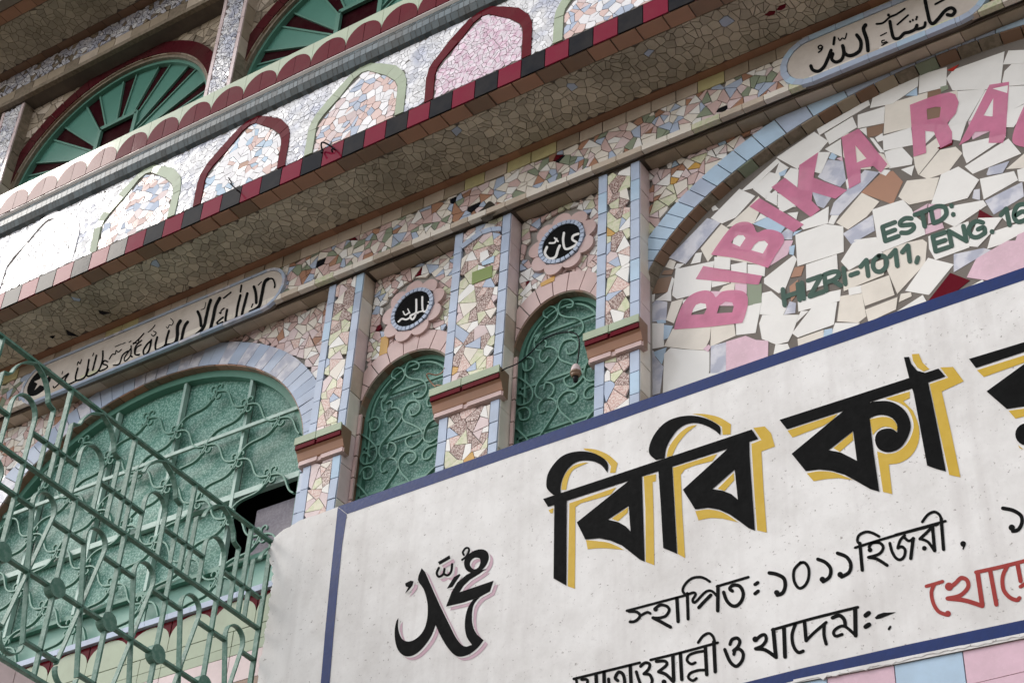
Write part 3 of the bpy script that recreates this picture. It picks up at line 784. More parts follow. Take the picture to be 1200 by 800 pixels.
tl(C8, [(560, 360), (650, 315), (800, 500), (765, 545), (728, 510), (660, 520), (660, 595), (600, 628)], [[(632, 402), (640, 492), (690, 470)]], m_pinkp)
tl(C9, [(205, 280), (310, 240), (360, 225), (410, 215), (442, 225), (460, 265), (445, 325), (400, 375), (425, 420), (425, 475), (365, 505), (330, 420), (285, 415), (290, 530), (225, 550)], [[(292, 302), (340, 290), (368, 292), (360, 345), (297, 358)]], m_pinkp)
tl(C9, [(620, 175), (722, 160), (705, 440), (690, 478), (615, 478), (622, 415), (545, 420), (515, 460), (460, 492)], [[(640, 245), (636, 342), (590, 335)]], m_pinkp)
tl(C9, smooth([(805, 275), (855, 262), (815, 430), (850, 450), (900, 440)], 3)+[(930, 250), (990, 240)]+smooth([(960, 470), (900, 510), (800, 500), (745, 480), (742, 435), (770, 350)], 3), [], m_pinkp)
FONT = {'H': (.74, [[(0, 0), (0, 1)], [(.62, 0), (.62, 1)], [(0, .5), (.62, .5)]]), 'I': (.3, [[(.05, 0), (.05, 1)]]),
        'Z': (.68, [[(0, 1), (.55, 1)], [(.55, 1), (0, 0)], [(0, 0), (.58, 0)]]),
        'R': (.74, [[(0, 0), (0, 1)], [(0, 1), (.35, 1), (.55, .88), (.55, .65), (.35, .5), (0, .5)], [(.3, .5), (.6, 0)]]),
        '-': (.42, [[(0, .42), (.3, .42)]]), '1': (.52, [[(.28, 0), (.28, 1)], [(.28, 1), (.02, .72)]]),
        '0': (.68, [[(.28, 1), (.08, .85), (0, .5), (.08, .15), (.28, 0), (.48, .15), (.56, .5), (.48, .85), (.28, 1)]]),
        ',': (.3, [[(.1, .06), (.02, -.2)]]), '.': (.3, [[(.08, .02), (.08, .06)]]),
        'E': (.66, [[(0, 0), (0, 1)], [(0, 1), (.52, 1)], [(0, .5), (.46, .5)], [(0, 0), (.54, 0)]]),
        'N': (.78, [[(0, 0), (0, 1)], [(0, 1), (.6, 0)], [(.6, 0), (.6, 1)]]),
        'G': (.8, [[(.6, .8), (.4, 1), (.2, .98), (.03, .75), (0, .45), (.1, .12), (.32, 0), (.6, .12)], [(.6, .12), (.6, .48), (.36, .48)]]),
        '6': (.68, [[(.5, .95), (.25, .98), (.06, .7), (0, .35), (.1, .05), (.3, 0), (.5, .1), (.52, .38), (.35, .55), (.1, .45)]]),
        '3': (.68, [[(.02, .85), (.25, 1), (.5, .85), (.45, .6), (.2, .53), (.5, .4), (.52, .12), (.25, 0), (0, .14)]]),
        'S': (.68, [[(.52, .84), (.3, 1), (.08, .9), (.06, .66), (.3, .53), (.52, .4), (.52, .12), (.28, 0), (.02, .15)]]),
        'T': (.66, [[(0, 1), (.58, 1)], [(.29, 1), (.29, 0)]]),
        'D': (.74, [[(0, 0), (0, 1)], [(0, 1), (.28, 1), (.52, .8), (.58, .5), (.52, .2), (.28, 0), (0, 0)]]),
        ':': (.3, [[(.08, .05), (.08, .1)], [(.08, .66), (.08, .71)]]), ' ': (.3, [])}
def line_text(txt, o, e, h, m_, wid):
    """o: baseline start, e: unit advance vector, h: height vector, photograph pixels"""
    x = 0.0
    for ch in txt:
        adv, st = FONT[ch]
        if st:
            glyph(tymp, 'letter', (0, 0, 1), [(wid, [(o[0]+e[0]*(x+a)+h[0]*b, o[1]+e[1]*(x+a)+h[1]*b) for a, b in s]) for s in st], YL, m_, 0)
        x += adv
line_text('HIZRI-1011,', (919.5, 357.5), (28.3, -9.9), (-2.2, -18.5), m_greenp, 5.6)
line_text('ENG.', (1096.5, 294.5), (28.5, -9.6), (-3.6, -17.5), m_greenp, 5.6)
line_text('1633', (1175, 266), (28.5, -8.6), (-3.8, -19), m_greenp, 5.6)
line_text('ESTD:', (1037.5, 282.5), (28.3, -10.6), (-3.4, -16.5), m_greenp, 5.6)

# ---- mosaic on the recessed wall: spandrels and recess fields
hole_big = arch_poly(*BIG, BOA, BOB, 5.5)
hole_ty = arch_poly(*TY, TOA, TOB, 5.5)
def field(parent, name, reg, size, gap, pal, y, holes=(), tilt=.02, thick=.009, cap=None, **kw):
    c = shards(reg, size, gap, holes, **kw)
    if cap is not None:
        c.sort(key=lambda t: -abs(area(t[0])))
    stuff = MB()
    for i, (poly, k) in enumerate(c):
        m_ = pick(*pal)
        if cap is None or i < cap: one(name, poly, FA(y), -.002, thick, m_, parent, tilt)
        else: stuff.prism(poly, FA(y), -.002, thick, m_, tilt)
    if stuff.v: stuff.build(name+'_rest', parent, 'stuff')
    return len(c)
spl = MB().box(-7.65, YW+.012, 5.6, -7.6, YW+.05, 5.65, m_groutw).build('left_spandrel', bld)
pal_sp = [(m_pink, 3), (m_peach, 2), (m_cream, 3), (m_white, 2), (m_terra, .7), (m_pinkw, 2)]
field(spl, 'spandrel_tile', rect(-5.9, 6.9, -5.0, LIP-.002), .058, .0045, pal_sp, YW, [hole_big])
field(spl, 'spandrel_tile', rect(-7.66, 6.3, -6.9, LIP-.002), .06, .0045, pal_sp, YW, [hole_big])
spr = MB().box(-3.2, YW+.012, 5.6, -3.15, YW+.05, 5.65, m_groutw).build('right_spandrel', bld)
pal_sr = [(m_pink, 3), (m_pinkw, 2), (m_white, 2.5), (m_cream, 2), (m_blue2, 1.2), (m_ochre, .8), (m_terra, 1), (m_lime, 1)]
field(spr, 'spandrel_tile', rect(-3.12, 6.6, -1.9, LIP-.002), .062, .005, pal_sr, YW, [hole_ty])
for (sx, sz, a, b), (px0, px1), M_ in ((S1, (-4.80, -4.21), (-4.535, 7.574)), (S2, (-3.87, -3.35), (-3.63, 7.64))):
    oa, ob = a+.09, b+.115
    bay = MB().box(px0+.05, YW+.012, 5.6, px0+.1, YW+.05, 5.65, m_groutw).build('window_bay', bld)
    pal = [(m_pink, 3), (m_white, 2.5), (m_cream, 2), (m_blue, 1.2), (m_lime, 1.4), (m_peach, 1.5), (m_maroon, .35), (m_sage, .4)]
    med = blob(M_, .188, 24)
    field(bay, 'mosaic_chip', rect(px0+.012, 6.9, px1, LIP-.004), .052, .004, pal, YW, [arch_poly(sx, sz, oa, ob, 5.5, 30), med], jit=.36)
    reg = rect(px0+.012, 6.3, px1+.01, 7.9)
    ts = lin(0, pi, 11)
    vouss(bay, 'pink_arch_tile', (sx, sz), a, b, oa, ob, YW, .014, ts, m_pink, reg, .005)
    for k in range(7):
        z1 = sz-.13*k
        one('pink_arch_tile', rect(px0+.01, z1-.125, px0+.028, z1-.003), FA(YW), 0, .012, m_pink, bay, .01)
    arch_rim(bay, (sx, sz), a-.001, b, YW-.01, .17, .1, pi-.02, 16, [(m_brown, 2), (m_umber, 2), (m_sage, 1)])
one('mosaic_chip', rect(-4.70, 7.31, -4.65, 7.43), FA(YW), 0, .016, m_ochre, bld.children[-2], .01)
bays = [o for o in bld.children if o.name.startswith('window_bay')]
one('mosaic_chip', [onY(u, v, YW) for u, v in T((590, 240, 5), [(225, 470), (310, 425), (308, 455), (228, 490)])], FA(YW), 0, .016, m_ochre, bays[1], .01)

# ---- pilasters
def pilaster(x0, x1, sw, zlo, n_int=True, top_arc=False):
    p = MB().box(x0+.006, .008, zlo-.3, x1-.006, YW+.05, LIP+.05, m_groutw).build('pilaster', bld)
    z = LIP-.004
    bands = [(6.83, LIP-.004), (zlo, 6.672)]
    for (za, zb) in bands:
        for (a, b) in ((x0, x0+sw), (x1-sw, x1)):
            z = zb - rnd.uniform(0, .05)
            zs = [zb]
            while zs[-1]-.13 > za+.03: zs.append(zs[-1]-rnd.uniform(.12, .14))
            zs.append(za)
            for k in range(len(zs)-1):
                one('edge_tile', rect(a, zs[k+1]+.002, b, zs[k]-.002), FA(0), -.02, .010, pick((m_blue, 6), (m_blue2, 1)), p, .02)
        holes = []
        pal = [(m_brownt, 3), (m_peach, 4), (m_lime, 2.5), (m_white, 2), (m_cream, 1), (m_blue, 1), (m_ochre, .25), (m_pinkw, 1)]
        field(p, 'mosaic_piece', rect(x0+sw+.004, za, x1-sw-.004, zb), .078, .003, pal, 0, holes, asp=.95, split=.22)
    # right-hand return of the pilaster, seen from below right
    z = LIP-.01
    while z > zlo+.02:
        h = rnd.uniform(.15, .24)
        one('return_tile', rect(.0, max(zlo, z-h+.004), YW-.002, z), FX(x1-.006), 0, .010, pick((m_beige, 2), (m_pinkw, 2), (m_cream, 3)), p, .01)
        z -= h
    # bracket
    b = MB()
    prof = [(-.061, 6.820), (-.061, 6.778), (-.057, 6.776), (-.055, 6.752), (-.042, 6.742), (-.028, 6.706), (-.020, 6.700), (-.020, 6.676), (.004, 6.672), (.02, 6.672), (.02, 6.820)]
    pm = [m_mint, m_maroon, m_maroon, m_terra, m_terra, m_terra, m_pink, m_pink, m_pink, m_pink, m_mint]
    e = .028
    bb = MB(); n = len(prof)
    for xx in (x0-e, x1+e):
        bb.v += [(xx, q[0]+(.0), q[1]) for q in prof]
    for i in range(n):
        j = (i+1) % n
        bb.face((i, j, n+j, n+i), pm[i])
    bb.face(list(range(n))[::-1], m_brown); bb.face([n+k for k in range(n)], m_brown)
    br = bb.build('bracket', bld)
    m = x0-e+(x1-x0+2*e)*.46
    for (a, c) in ((x0-e-.003, m-.002), (m+.002, x1+e+.003)):
        t = MB().box(a, -.070, 6.780, c, -.0615, 6.823, m_mint); t.build('bracket_tile', br)
        t = MB().box(a+.006, -.0655, 6.752, c-.004, -.0575, 6.777, m_maroon); t.build('bracket_tile', br)
        t = MB().box(a+.01, -.0265, 6.678, c-.01, -.0205, 6.702, m_pink); t.build('bracket_tile', br)
    return p
pils = []
for i, (x0, x1, sw) in enumerate(PIL):
    if i == 0: continue
    pils.append(pilaster(x0, x1, sw, 6.02))
# whole green and blue tiles set into the middle pilaster
P2 = pils[1]
CR = (490, 240, 5)
for q, m_ in (([(325, 405), (442, 362), (440, 430), (323, 475)], m_olive), ([(372, 290), (415, 272), (425, 310), (372, 350)], m_white), ([(380, 345), (455, 305), (450, 345), (385, 365)], m_blue2)):
    one('mosaic_piece', W(CR, q, 0), FA(0), 0, .014, m_, P2, .005)
for q in ([(250, 250), (310, 205), (330, 222), (270, 265)], [(312, 203), (372, 160), (385, 182), (333, 220)], [(376, 158), (435, 140), (440, 165), (388, 181)], [(438, 139), (495, 138), (495, 163), (442, 164)]):
    one('edge_tile', W(CR, q, 0), FA(0), 0, .016, m_blue, P2, .005)

# ---- underside tiles between lip and recessed wall
und = MB().box(XL, -.003, LIP+.008, XR, YW+.05, LIP+.02, m_grout).build('recess_ceiling', bld)
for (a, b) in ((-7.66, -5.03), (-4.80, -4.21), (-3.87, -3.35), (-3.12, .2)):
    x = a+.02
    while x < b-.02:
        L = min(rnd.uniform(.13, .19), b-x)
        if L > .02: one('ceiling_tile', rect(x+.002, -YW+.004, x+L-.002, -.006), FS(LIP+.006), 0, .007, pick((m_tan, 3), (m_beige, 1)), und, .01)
        x += L

# ---- frieze
def frieze(zlip, zmos0, zmos1, ztop, x0, x1, y, pal, size, cap, lip_m, top_m):
    f = MB().box(x0, y+.004, zlip+.04, x1, YW+.2, ztop+.05, m_groutw).build('frieze', bld)
    x = x0
    while x < x1:
        L = rnd.uniform(.10, .15)
        t = MB().box(x+.002, y-.026, zlip, x+L-.002, y+.006, zmos0-.003, pick(*lip_m)); t.build('lip_tile', f)
        x += L
    x = x0
    while x < x1:
        L = rnd.uniform(.12, .16)
        one('course_tile', rect(x+.002, zmos1+.003, x+L-.003, ztop), FA(y), 0, .010, pick(*top_m), f, .015)
        x += L
    field(f, 'frieze_piece', rect(x0, zmos0, x1, zmos1), size, .004, pal, y, thick=.009, cap=cap, asp=1.05, split=.25)
    return f
pal_f = [(m_cream, 4), (m_pinkw, 2), (m_pink, 3), (m_sage, 2.6), (m_blue, 1.8), (m_terra, 1.2), (m_white, 1.3), (m_black, .22), (m_maroon, .15)]
fz = frieze(LIP, 7.90, 8.115, 8.195, -8.3, XR, -.035, pal_f, .058, 300, [(m_cream, 3), (m_beige, 2), (m_lime, 1)], [(m_sand, 1), (m_beige, 2), (m_tan, 1)])
mb = MB()
stm = [(640, 760), (665, 735), (690, 705), (712, 712), (735, 745), (715, 765), (705, 790), (670, 800)]
mb.holed([onY(u, v, -.047) for u, v in T((400, 60, 4), smooth(stm, 3, True))], [], FA(-.047), .001, .001, m_soot)
mb.build('soot_mark', fz)

# ============================================================ UPPER STOREY
ULIP = 11.0
U = [(-7.33, 10.1), (-5.25, 10.1), (-3.17, 10.1)]
UA, UB, UOA, UOB = .895, .82, 1.03, .955
holes = [arch_poly(*c, UA, UB, 9.30, 30) for c in U]
w = MB()
w.holed(rect(XL, 9.1, XR, ULIP+.2), holes, FA(YW), -.19, 0, m_umber, m_umber)
w.build('upper_wall', bld)
for c in U[:2]:
    ua = MB().box(c[0]-.02, YW+.012, 9.0, c[0]+.02, YW+.05, 9.05, m_grout).build('upper_arch', bld)
    vouss(ua, 'maroon_arch_tile', c, UA+.03, UB+.03, UOA, UOB, YW, .018, lin(0, pi, 26), m_oxblood, rect(c[0]-1.03, 9.4, c[0]+1.03, ULIP-.003), .003)
    arch_rim(ua, c, UA+.03, UB+.03, YW-.012, .16, .02, pi-.02, 34, [(m_tan, 3), (m_brown, 2)])
    for sx in (-1, 1):
        for k in range(5):
            z1 = 10.1-.14*k
            a, b = sorted((c[0]+sx*(UA+.03), c[0]+sx*UOA))
            one('maroon_arch_tile', rect(a, z1-.137, b, z1-.003), FA(YW), 0, .018, m_oxblood, ua, .01)
    st = MB()
    reg = rect(c[0]-1.03, 10.2, c[0]+1.03, ULIP-.003)
    for poly, k in shards(reg, .10, .006, [arch_poly(*c, UOA, UOB, 9, 30)], split=.1):
        one('spandrel_tile', poly, FA(YW), 0, .008, pick((m_tan, 3), (m_beige, 1), (m_umber, 1)), ua, .01)
    # fan window: hub, radiating panels, frame bars
    fw = MB()
    YF = .135
    hx, hz = .17, .36
    win = MB()
    ring = [(c[0]+(UA+.028)*cos(t), c[1]+(UB+.028)*sin(t)) for t in lin(0, pi, 36)]
    ring2 = [(c[0]+(UA-.025)*cos(t), c[1]+(UB-.025)*sin(t)) for t in lin(0, pi, 36)]
    win.holed(ring+[(c[0]-UA-.028, 9.3), (c[0]+UA+.028, 9.3)], [ring2+[(c[0]-UA+.025, 9.33), (c[0]+UA-.025, 9.33)]], FA(YF), -.03, .02, m_frame)
    wo = win.build('fan_window', bld)
    npan = 17
    ws = [1.3 if k % 2 else .75 for k in range(npan)]
    angs = [-.10]
    for q_ in ws: angs.append(angs[-1]+(pi+.2)*q_/sum(ws))
    def hubpt(t):
        cx_, sz_ = cos(t), sin(t)
        s = min(hx/abs(cx_) if abs(cx_) > 1e-6 else 9, (hz/abs(sz_) if sz_ > 1e-6 else 9))
        return (c[0]+cx_*s, c[1]+sz_*s)
    def outpt(t): return (c[0]+(UA+.0)*cos(t), c[1]+(UB+.0)*sin(t) if sin(t) > 0 else c[1]+sin(t)*UA)
    for k in range(npan):
        t0, t1 = angs[k], angs[k+1]
        poly = [hubpt(t0), outpt(t0), outpt((t0+t1)/2), outpt(t1), hubpt(t1)]
        one('fan_panel', poly, FA(YF+.02), -.006, .0+(.006 if k % 2 else 0), m_fang if k % 2 == 1 else m_fanm, wo)
        p, q = hubpt(t0), outpt(t0)
        bar = MB(); rb = ribbon([p, q], .013, 0, False)
        bar.strip(rb, FA(YF+.02), 0, .016, m_frame); bar.build('glazing_bar', wo)
    one('hub_pane', rect(c[0]-hx, 9.35, c[0]+hx, c[1]+hz), FA(YF+.03), -.01, 0, m_fanm, wo)
    for seg in ([(c[0]-hx, 9.3), (c[0]-hx, c[1]+hz)], [(c[0]-hx, c[1]+hz), (c[0]+hx, c[1]+hz)], [(c[0]+hx, c[1]+hz), (c[0]+hx, 9.3)]):
        bar = MB(); bar.strip(ribbon(seg, .034, 0, False), FA(YF+.02), 0, .024, m_frame); bar.build('glazing_bar', wo)
for (a, b) in ((-8.47, -8.245), (-6.355, -6.135), (-4.28, -4.06)):
    p = MB().box(a+.004, .006, 9.0, b-.004, YW+.05, ULIP+.05, m_groutw).build('upper_pilaster', bld)
    for (c0, c1) in ((a, a+.028), (b-.028, b)):
        z = ULIP-.005
        while z > 9.3:
            h = .15; one('upper_edge_tile', rect(c0, z-h+.003, c1, z), FA(0), -.01, .010, m_pinkw, p, .01); z -= h
    st = MB()
    for poly, k in shards(rect(a+.032, 9.3, b-.032, ULIP-.005), .036, .005, split=.2): st.prism(poly, FA(0), -.002, .008, pick((m_marb, 4), (m_chipw, 1), (m_greyblue, 1)), .05)
    st.build('marble_chips', p, 'stuff')
    z = ULIP-.01
    while z > 9.3:
        one('upper_return_tile', rect(0, z-.155, YW, z), FX(b-.004), 0, .007, pick((m_umber, 2), (m_tan, 1), (m_beige, 1)), p, .01); z -= .16
uf = MB().box(XL, -.03, ULIP+.005, XR, YW+.2, 11.42, m_grout).build('upper_frieze', bld)
st = MB()
for poly, k in shards(rect(-9.6, ULIP+.15, -4.6, 11.345), .045, .006): st.prism(poly, FA(-.035), 0, .008, pick((m_greyblue, 3), (m_marb, 1), (m_umber, 1)), .03)
st.build('marble_chips', uf, 'stuff')
x = -9.6
while x < -4.6:
    L = rnd.uniform(.14, .19)
    one('upper_course_tile', rect(x+.002, ULIP+.045, x+L-.003, ULIP+.147), FA(-.035), 0, .009, pick((m_tan, 2), (m_beige, 1), (m_umber, 1)), uf, .01)
    t = MB().box(x, -.058, ULIP, x+L-.003, -.02, ULIP+.04, m_umber); t.build('upper_lip_tile', uf)
    x += L
us = MB().box(XL, -.56, 11.36, XR, -.03, 11.44, m_grout).build('upper_soffit', bld)
st = MB()
for poly, k in shards([(-10.2, .10), (-5.0, .10), (-5.0, .435), (-10.2, .435)], .06, .004, jit=.35, vor=True): st.prism(poly, FS(11.362), 0, .006, m_soffit, .012)
for z0, z1, m_ in ((.036, .097, m_brown), (.44, .53, m_terra)):
    x = -10.2
    while x < -5:
        st.prism(rect(x+.002, z0, x+.147, z1), FS(11.362), 0, .006, m_, .01); x += .15
st.build('soffit_tiles', us, 'stuff')
MB().box(XL, -.62, 11.34, XR, -.545, 12.2, m_wall).build('upper_fascia', bld)

# ============================================================ BIG WINDOW, SMALL WINDOWS
YG = .145
bigw = MB()
ri = [(BIG[0]+(BA-.004)*cos(t), BIG[1]+(BB-.004)*sin(t)) for t in lin(0, pi, 44)]
ro = [(BIG[0]+(BA-.05)*cos(t), BIG[1]+(BB-.05)*sin(t)) for t in lin(0, pi, 44)]
bigw.holed(ri+[(BIG[0]-BA+.004, 6.112), (BIG[0]+BA-.004, 6.112)], [ro+[(BIG[0]-BA+.05, 6.15), (BIG[0]+BA-.05, 6.15)]], FA(YG), -.03, .02, m_frame)
bw = bigw.build('big_arched_window', bld)
mx_ = [-7.16, -6.65, -6.14, -5.63]
cols = [BIG[0]-BA]+mx_+[BIG[0]+BA]
for i in range(5):
    for (za, zb) in ((6.79, 7.9), (6.36, 6.77), (6.11, 6.35)):
        if i == 4 and zb < 6.8 and za > 6.3: continue
        poly = clip_convex(rect(cols[i]+.004, za, cols[i+1]-.004, zb), arch_poly(*BIG, BA-.01, BB-.01, 6.112))
        if len(poly) < 3: continue
        one('pane', poly, FA(YG+.03), -.006, 0, m_glass if za > 6.3 else m_sheet, bw, .004)
t = MB(); t.box(-5.50, .20, 6.13, -5.16, .21, 6.69, m_ajar); t.build('ajar_pane', bw)
for x in mx_:
    t = MB()
    top = BIG[1]+BB*sqrt(1-((x-BIG[0])/BA)**2)-.02
    t.box(x-.010, YG-.012, 6.36, x+.010, YG+.02, top, m_bar); t.build('muntin', bw)
t = MB(); t.box(BIG[0]-BA+.02, YG-.010, 6.765, BIG[0]+BA-.02, YG+.022, 6.800, m_bar); t.build('muntin', bw)
t = MB(); t.box(BIG[0]-BA+.02, YG-.008, 6.34, BIG[0]+BA-.02, YG+.022, 6.365, m_frame); t.build('muntin', bw)
t = MB()
for x0_, x1_ in ((-5.98, -5.2),):
    pts = [(-6.35, 7.13), (-5.22, 7.215)]
    t.strip(ribbon([(-7.4, 7.205), (-5.16, 7.205)], .022, 0, False), FA(YG-.02), 0, .014, m_bar)
t.build('muntin', bw)
def curl(c, r, a0, turns, sgn, n=14):
    return [(c[0]+r*(1-.55*k/n)*cos(a0+sgn*turns*2*pi*k/n), c[1]+r*(1-.55*k/n)*sin(a0+sgn*turns*2*pi*k/n)) for k in range(n+1)]
# lattice of wrought waves: every node carries four little curls
def wave(p, q):
    dx, dz = q[0]-p[0], q[1]-p[1]
    L = hypot(dx, dz); ux, uz = dx/L, dz/L; nx, nz = -uz, ux
    A = .030
    return [(p[0]+dx*t+nx*A*sin(2*pi*t), p[1]+dz*t+nz*A*sin(2*pi*t)) for t in lin(0, 1, 14)]
archc = arch_poly(*BIG, BA-.045, BB-.045, 6.15)
YS = .118
for i in range(-1, 9):
    for j in range(-1, 9):
        p = (-6.12+.25*(i-j), 7.72-.181*(i+j))
        if not inside_convex(p, archc): continue
        for q in ((p[0]+.25, p[1]-.181), (p[0]-.25, p[1]-.181)):
            pts = wave(p, q)
            pts = [z for z in pts if inside_convex(z, archc)]
            if len(pts) < 4: continue
            o = MB(); o.strip(ribbon(pts, .0085, 0), FA(YS), -.010, .008, m_ironw); o.build('scroll', bw)
        kn = MB()
        for sx in (-1, 1):
            for sz in (-1, 1):
                cc = (p[0]+sx*.026, p[1]+sz*.030)
                kn.strip(ribbon(curl(cc, .026, atan2(-sz*.030, -sx*.026), .72, sx*sz*-1), .0075, 0), FA(YS), -.006, .006, m_ironw)
        kn.build('curl_knot', bw)

# sill courses under the big window
sill = MB().box(-7.66, YW+.012, 5.2, -5.0, YW+.05, 5.25, m_groutw).build('window_sill', bld)
x = -7.66
while x < -5.05:
    one('sill_tile', rect(x+.001, 6.075, x+.149, 6.108), FA(YW), 0, .03, m_blue, sill); x += .15
for k in range(-8, 4):
    xc = -5.70+.277*k
    if xc < -7.6: continue
    a, b = xc-.1365, xc+.1365
    top = [(xc+.1345*cos(t), 5.975+.092*sin(t)) for t in lin(0, pi, 14)]
    one('scallop_tile', [(a, 5.90), (b, 5.90), (b, 5.975)]+top[1:-1]+[(a, 5.975)], FA(YW), 0, .010, m_mint, sill)
    for (p0, p1, arc) in ((a, xc, [q for q in top if q[0] <= xc+1e-6][::-1]), (xc, b, [q for q in top if q[0] >= xc-1e-6][::-1])):
        if p0 == a: poly = [(a+.002, 5.975)]+arc[0:]+[(xc-.001, 6.0735), (a+.002, 6.0735)]
        else: poly = [(xc+.001, 6.0735)]+arc+[(b-.002, 5.975), (b-.002, 6.0735)]
        mb = MB(); mb.holed(poly, [], FA(YW), 0, .008, m_maroon); mb.build('scallop_tile', sill)
for z0, z1, m_, L0 in ((5.815, 5.895, m_mint, .15), (5.76, 5.812, m_mint, .15), (5.61, 5.757, m_pinkw, .15), (5.46, 5.607, m_brown, .15), (5.31, 5.457, m_pinkw, .15)):
    x = -7.66
    while x < -5.02:
        one('course_tile', rect(x+.002, z0, min(-5.02, x+L0-.002), z1), FA(YW), 0, .010, m_, sill, .006); x += L0

# small windows
CA, CB = (590, 370, 5), (590, 240, 5)
SCR = [(CB, [(262, 665), (240, 655), (240, 625), (268, 600), (305, 605), (322, 640), (300, 680), (240, 730), (195, 800)]),
       (CB, [(375, 605), (405, 600), (412, 575), (385, 558), (345, 565), (325, 600), (330, 640), (370, 660), (430, 665), (465, 690), (470, 730), (445, 765), (405, 770), (385, 745), (410, 735)]),
       (CA, [(245, 75), (190, 140), (185, 180), (200, 205), (240, 195), (255, 160), (240, 145), (215, 160)]),
       (CA, [(265, 240), (240, 270), (218, 260), (215, 230), (235, 195), (280, 185), (315, 205), (320, 240), (290, 290), (215, 380), (190, 430), (195, 470), (230, 490), (280, 470), (300, 430), (285, 400), (250, 395), (240, 430)]),
       (CA, [(370, 195), (380, 225), (410, 220), (435, 195), (435, 160), (405, 140), (360, 150), (335, 185), (325, 235), (345, 265), (400, 285), (450, 310), (470, 350), (445, 390), (400, 420), (365, 400), (360, 370), (390, 350)]),
       (CA, [(115, 280), (125, 320), (155, 320), (180, 290), (175, 255), (140, 245), (100, 270)]),
       (CA, [(70, 350), (120, 380), (165, 420), (175, 470), (150, 510), (100, 525), (70, 500), (80, 465), (110, 460), (130, 480)]),
       (CA, [(245, 560), (215, 570), (205, 535), (230, 495), (280, 485), (310, 505), (315, 545), (290, 590), (225, 690), (180, 760)]),
       (CA, [(370, 490), (390, 515), (420, 500), (435, 470), (415, 445), (370, 445), (330, 480), (320, 520), (345, 570), (400, 620), (440, 680)]),
       (CA, [(95, 570), (105, 610), (145, 605), (160, 570), (140, 540), (95, 550), (70, 590)]),
       (CA, [(50, 640), (100, 680), (150, 735), (180, 800)]),
       (CA, [(560, 85), (510, 100), (482, 140), (490, 170), (520, 165)]),
       (CA, [(560, 235), (500, 270), (475, 330), (480, 370), (520, 385), (560, 360)]),
       (CA, [(560, 395), (500, 420), (475, 455), (485, 485), (520, 480), (540, 450)]),
       (CA, [(560, 530), (520, 570), (480, 620)])]
YK = .117
for wi, (sx, sz, a, b) in enumerate((S2, S1)):
    f = MB()
    ri = arch_poly(sx, sz, a-.006, b-.003, 5.95, 30); ro = arch_poly(sx, sz, a-.032, b-.030, 5.99, 30)
    f.holed(ri, [ro], FA(.145), -.03, .02, m_frame)
    fo = f.build('small_arched_window', bld)
    one('pane', arch_poly(sx, sz, a-.008, b-.006, 5.95, 30), FA(.158), -.01, 0, m_glass, fo)
    off = (0, 0) if wi == 0 else (-.908, -.030)
    for crop, pts in SCR:
        q = smooth(W(crop, pts, YK), 4)
        q = [(p[0]+off[0], p[1]+off[1]) for p in q]
        rr = arch_poly(sx, sz, a-.012, b-.01, 5.97, 30)
        q = [p for p in q if inside_convex(p, rr)]
        if len(q) < 4: continue
        o = MB(); o.strip(ribbon(q, .0075, 0), FA(YK), -.009, .007, m_ironw); o.build('scroll', fo)
    for (za, zb) in ((6.80, 6.83), (6.51, 6.54), (6.2, 6.22), (7.1, 7.1)):
        o = MB(); hw = a-.02 if zb < 7 else a-.09
        o.box(sx-hw, YK+.008, za+off[1], sx+hw, YK+.02, za+.014+off[1], m_ironw); o.build('cross_bar', fo)
    ring = [(sx+(a-.055)*cos(t), sz+(b-.05)*sin(t)) for t in lin(0.25, pi, 20)]+[(sx-a+.055, sz-.3)]
    o = MB(); o.strip(ribbon(ring, .010, 0), FA(YK+.01), -.008, .006, m_ironw); o.build('hoop_bar', fo)
# ============================================================ BALCONY
BX0, BX1 = -8.6, 0.35
YB = -0.5
bal = thing('mosaic_balcony', (-4.5, -0.25, 8.2),
            'projecting balcony with white marble-chip parapet, pointed niches and red and black tile edge', 'balcony')
slab = MB().box(BX0, YB+.006, 8.206, BX1, .08, 8.30, m_grout).box(BX0, YB-.005, 8.335, BX1, YB+.10, 9.07, m_groutp).box(BX0, YB+.056, 9.07, BX1, YB+.14, 9.345, m_groutw).build('slab', bal)
edge = MB().box(BX0, YB+.004, 8.3265, BX1, YB+.03, 8.3305, m_groutw).build('tile_band', bal)
k0 = int((BX0+4.619)/.1385)
for k in range(k0, 36):
    x = -4.619+.1385*k
    if x+.1385 > BX1: break
    one('band_tile', rect(x+.0025, 8.2, x+.136, 8.328), FA(YB), 0, .008, m_black if k % 2 == 0 else m_crimson, edge, .006)
sof = MB().box(BX0, YB+.02, 8.204, BX1, -.04, 8.2075, m_grout).build('soffit', bal)
x = BX0
while x < BX1-.15:
    L = .1385+rnd.uniform(-.012, .012)
    one('soffit_edge_tile', rect(x+.004, .412, x+L-.003, .497), FS(8.204), 0, .008, pick((m_brown, 2), (m_terra, 2)), sof, .03)
    x += L
x = BX0
st = MB()
while x < BX1-.15:
    st.prism(rect(x+.0006, .038, x+.15, .088), FS(8.204), 0, .006, m_terra, .01); x += .15
for poly, k in shards([(BX0, .092), (BX1, .092), (BX1, .408), (BX0, .408)], .050, .0038, jit=.36, vor=True):
    st.prism(poly, FS(8.204), 0, .007, m_soffit if rnd.random() > .006 else m_blue, .035)
st.build('soffit_mosaic', sof, 'stuff')
def onsof(q, m_):
    mb = MB(); mb.holed([onZ(u, v, 8.194) for u, v in q], [], FS(8.194), -.004, .001, m_); mb.build('soffit_accent', sof)
C11 = (30, 300, 3.75)
onsof(T(C11, [(320, 240), (372, 250), (340, 258), (325, 252)]), m_black)
onsof(T(C11, [(178, 325), (232, 353), (185, 347)]), m_black)
onsof(T(C11, [(105, 354), (130, 350), (120, 363)]), m_black)
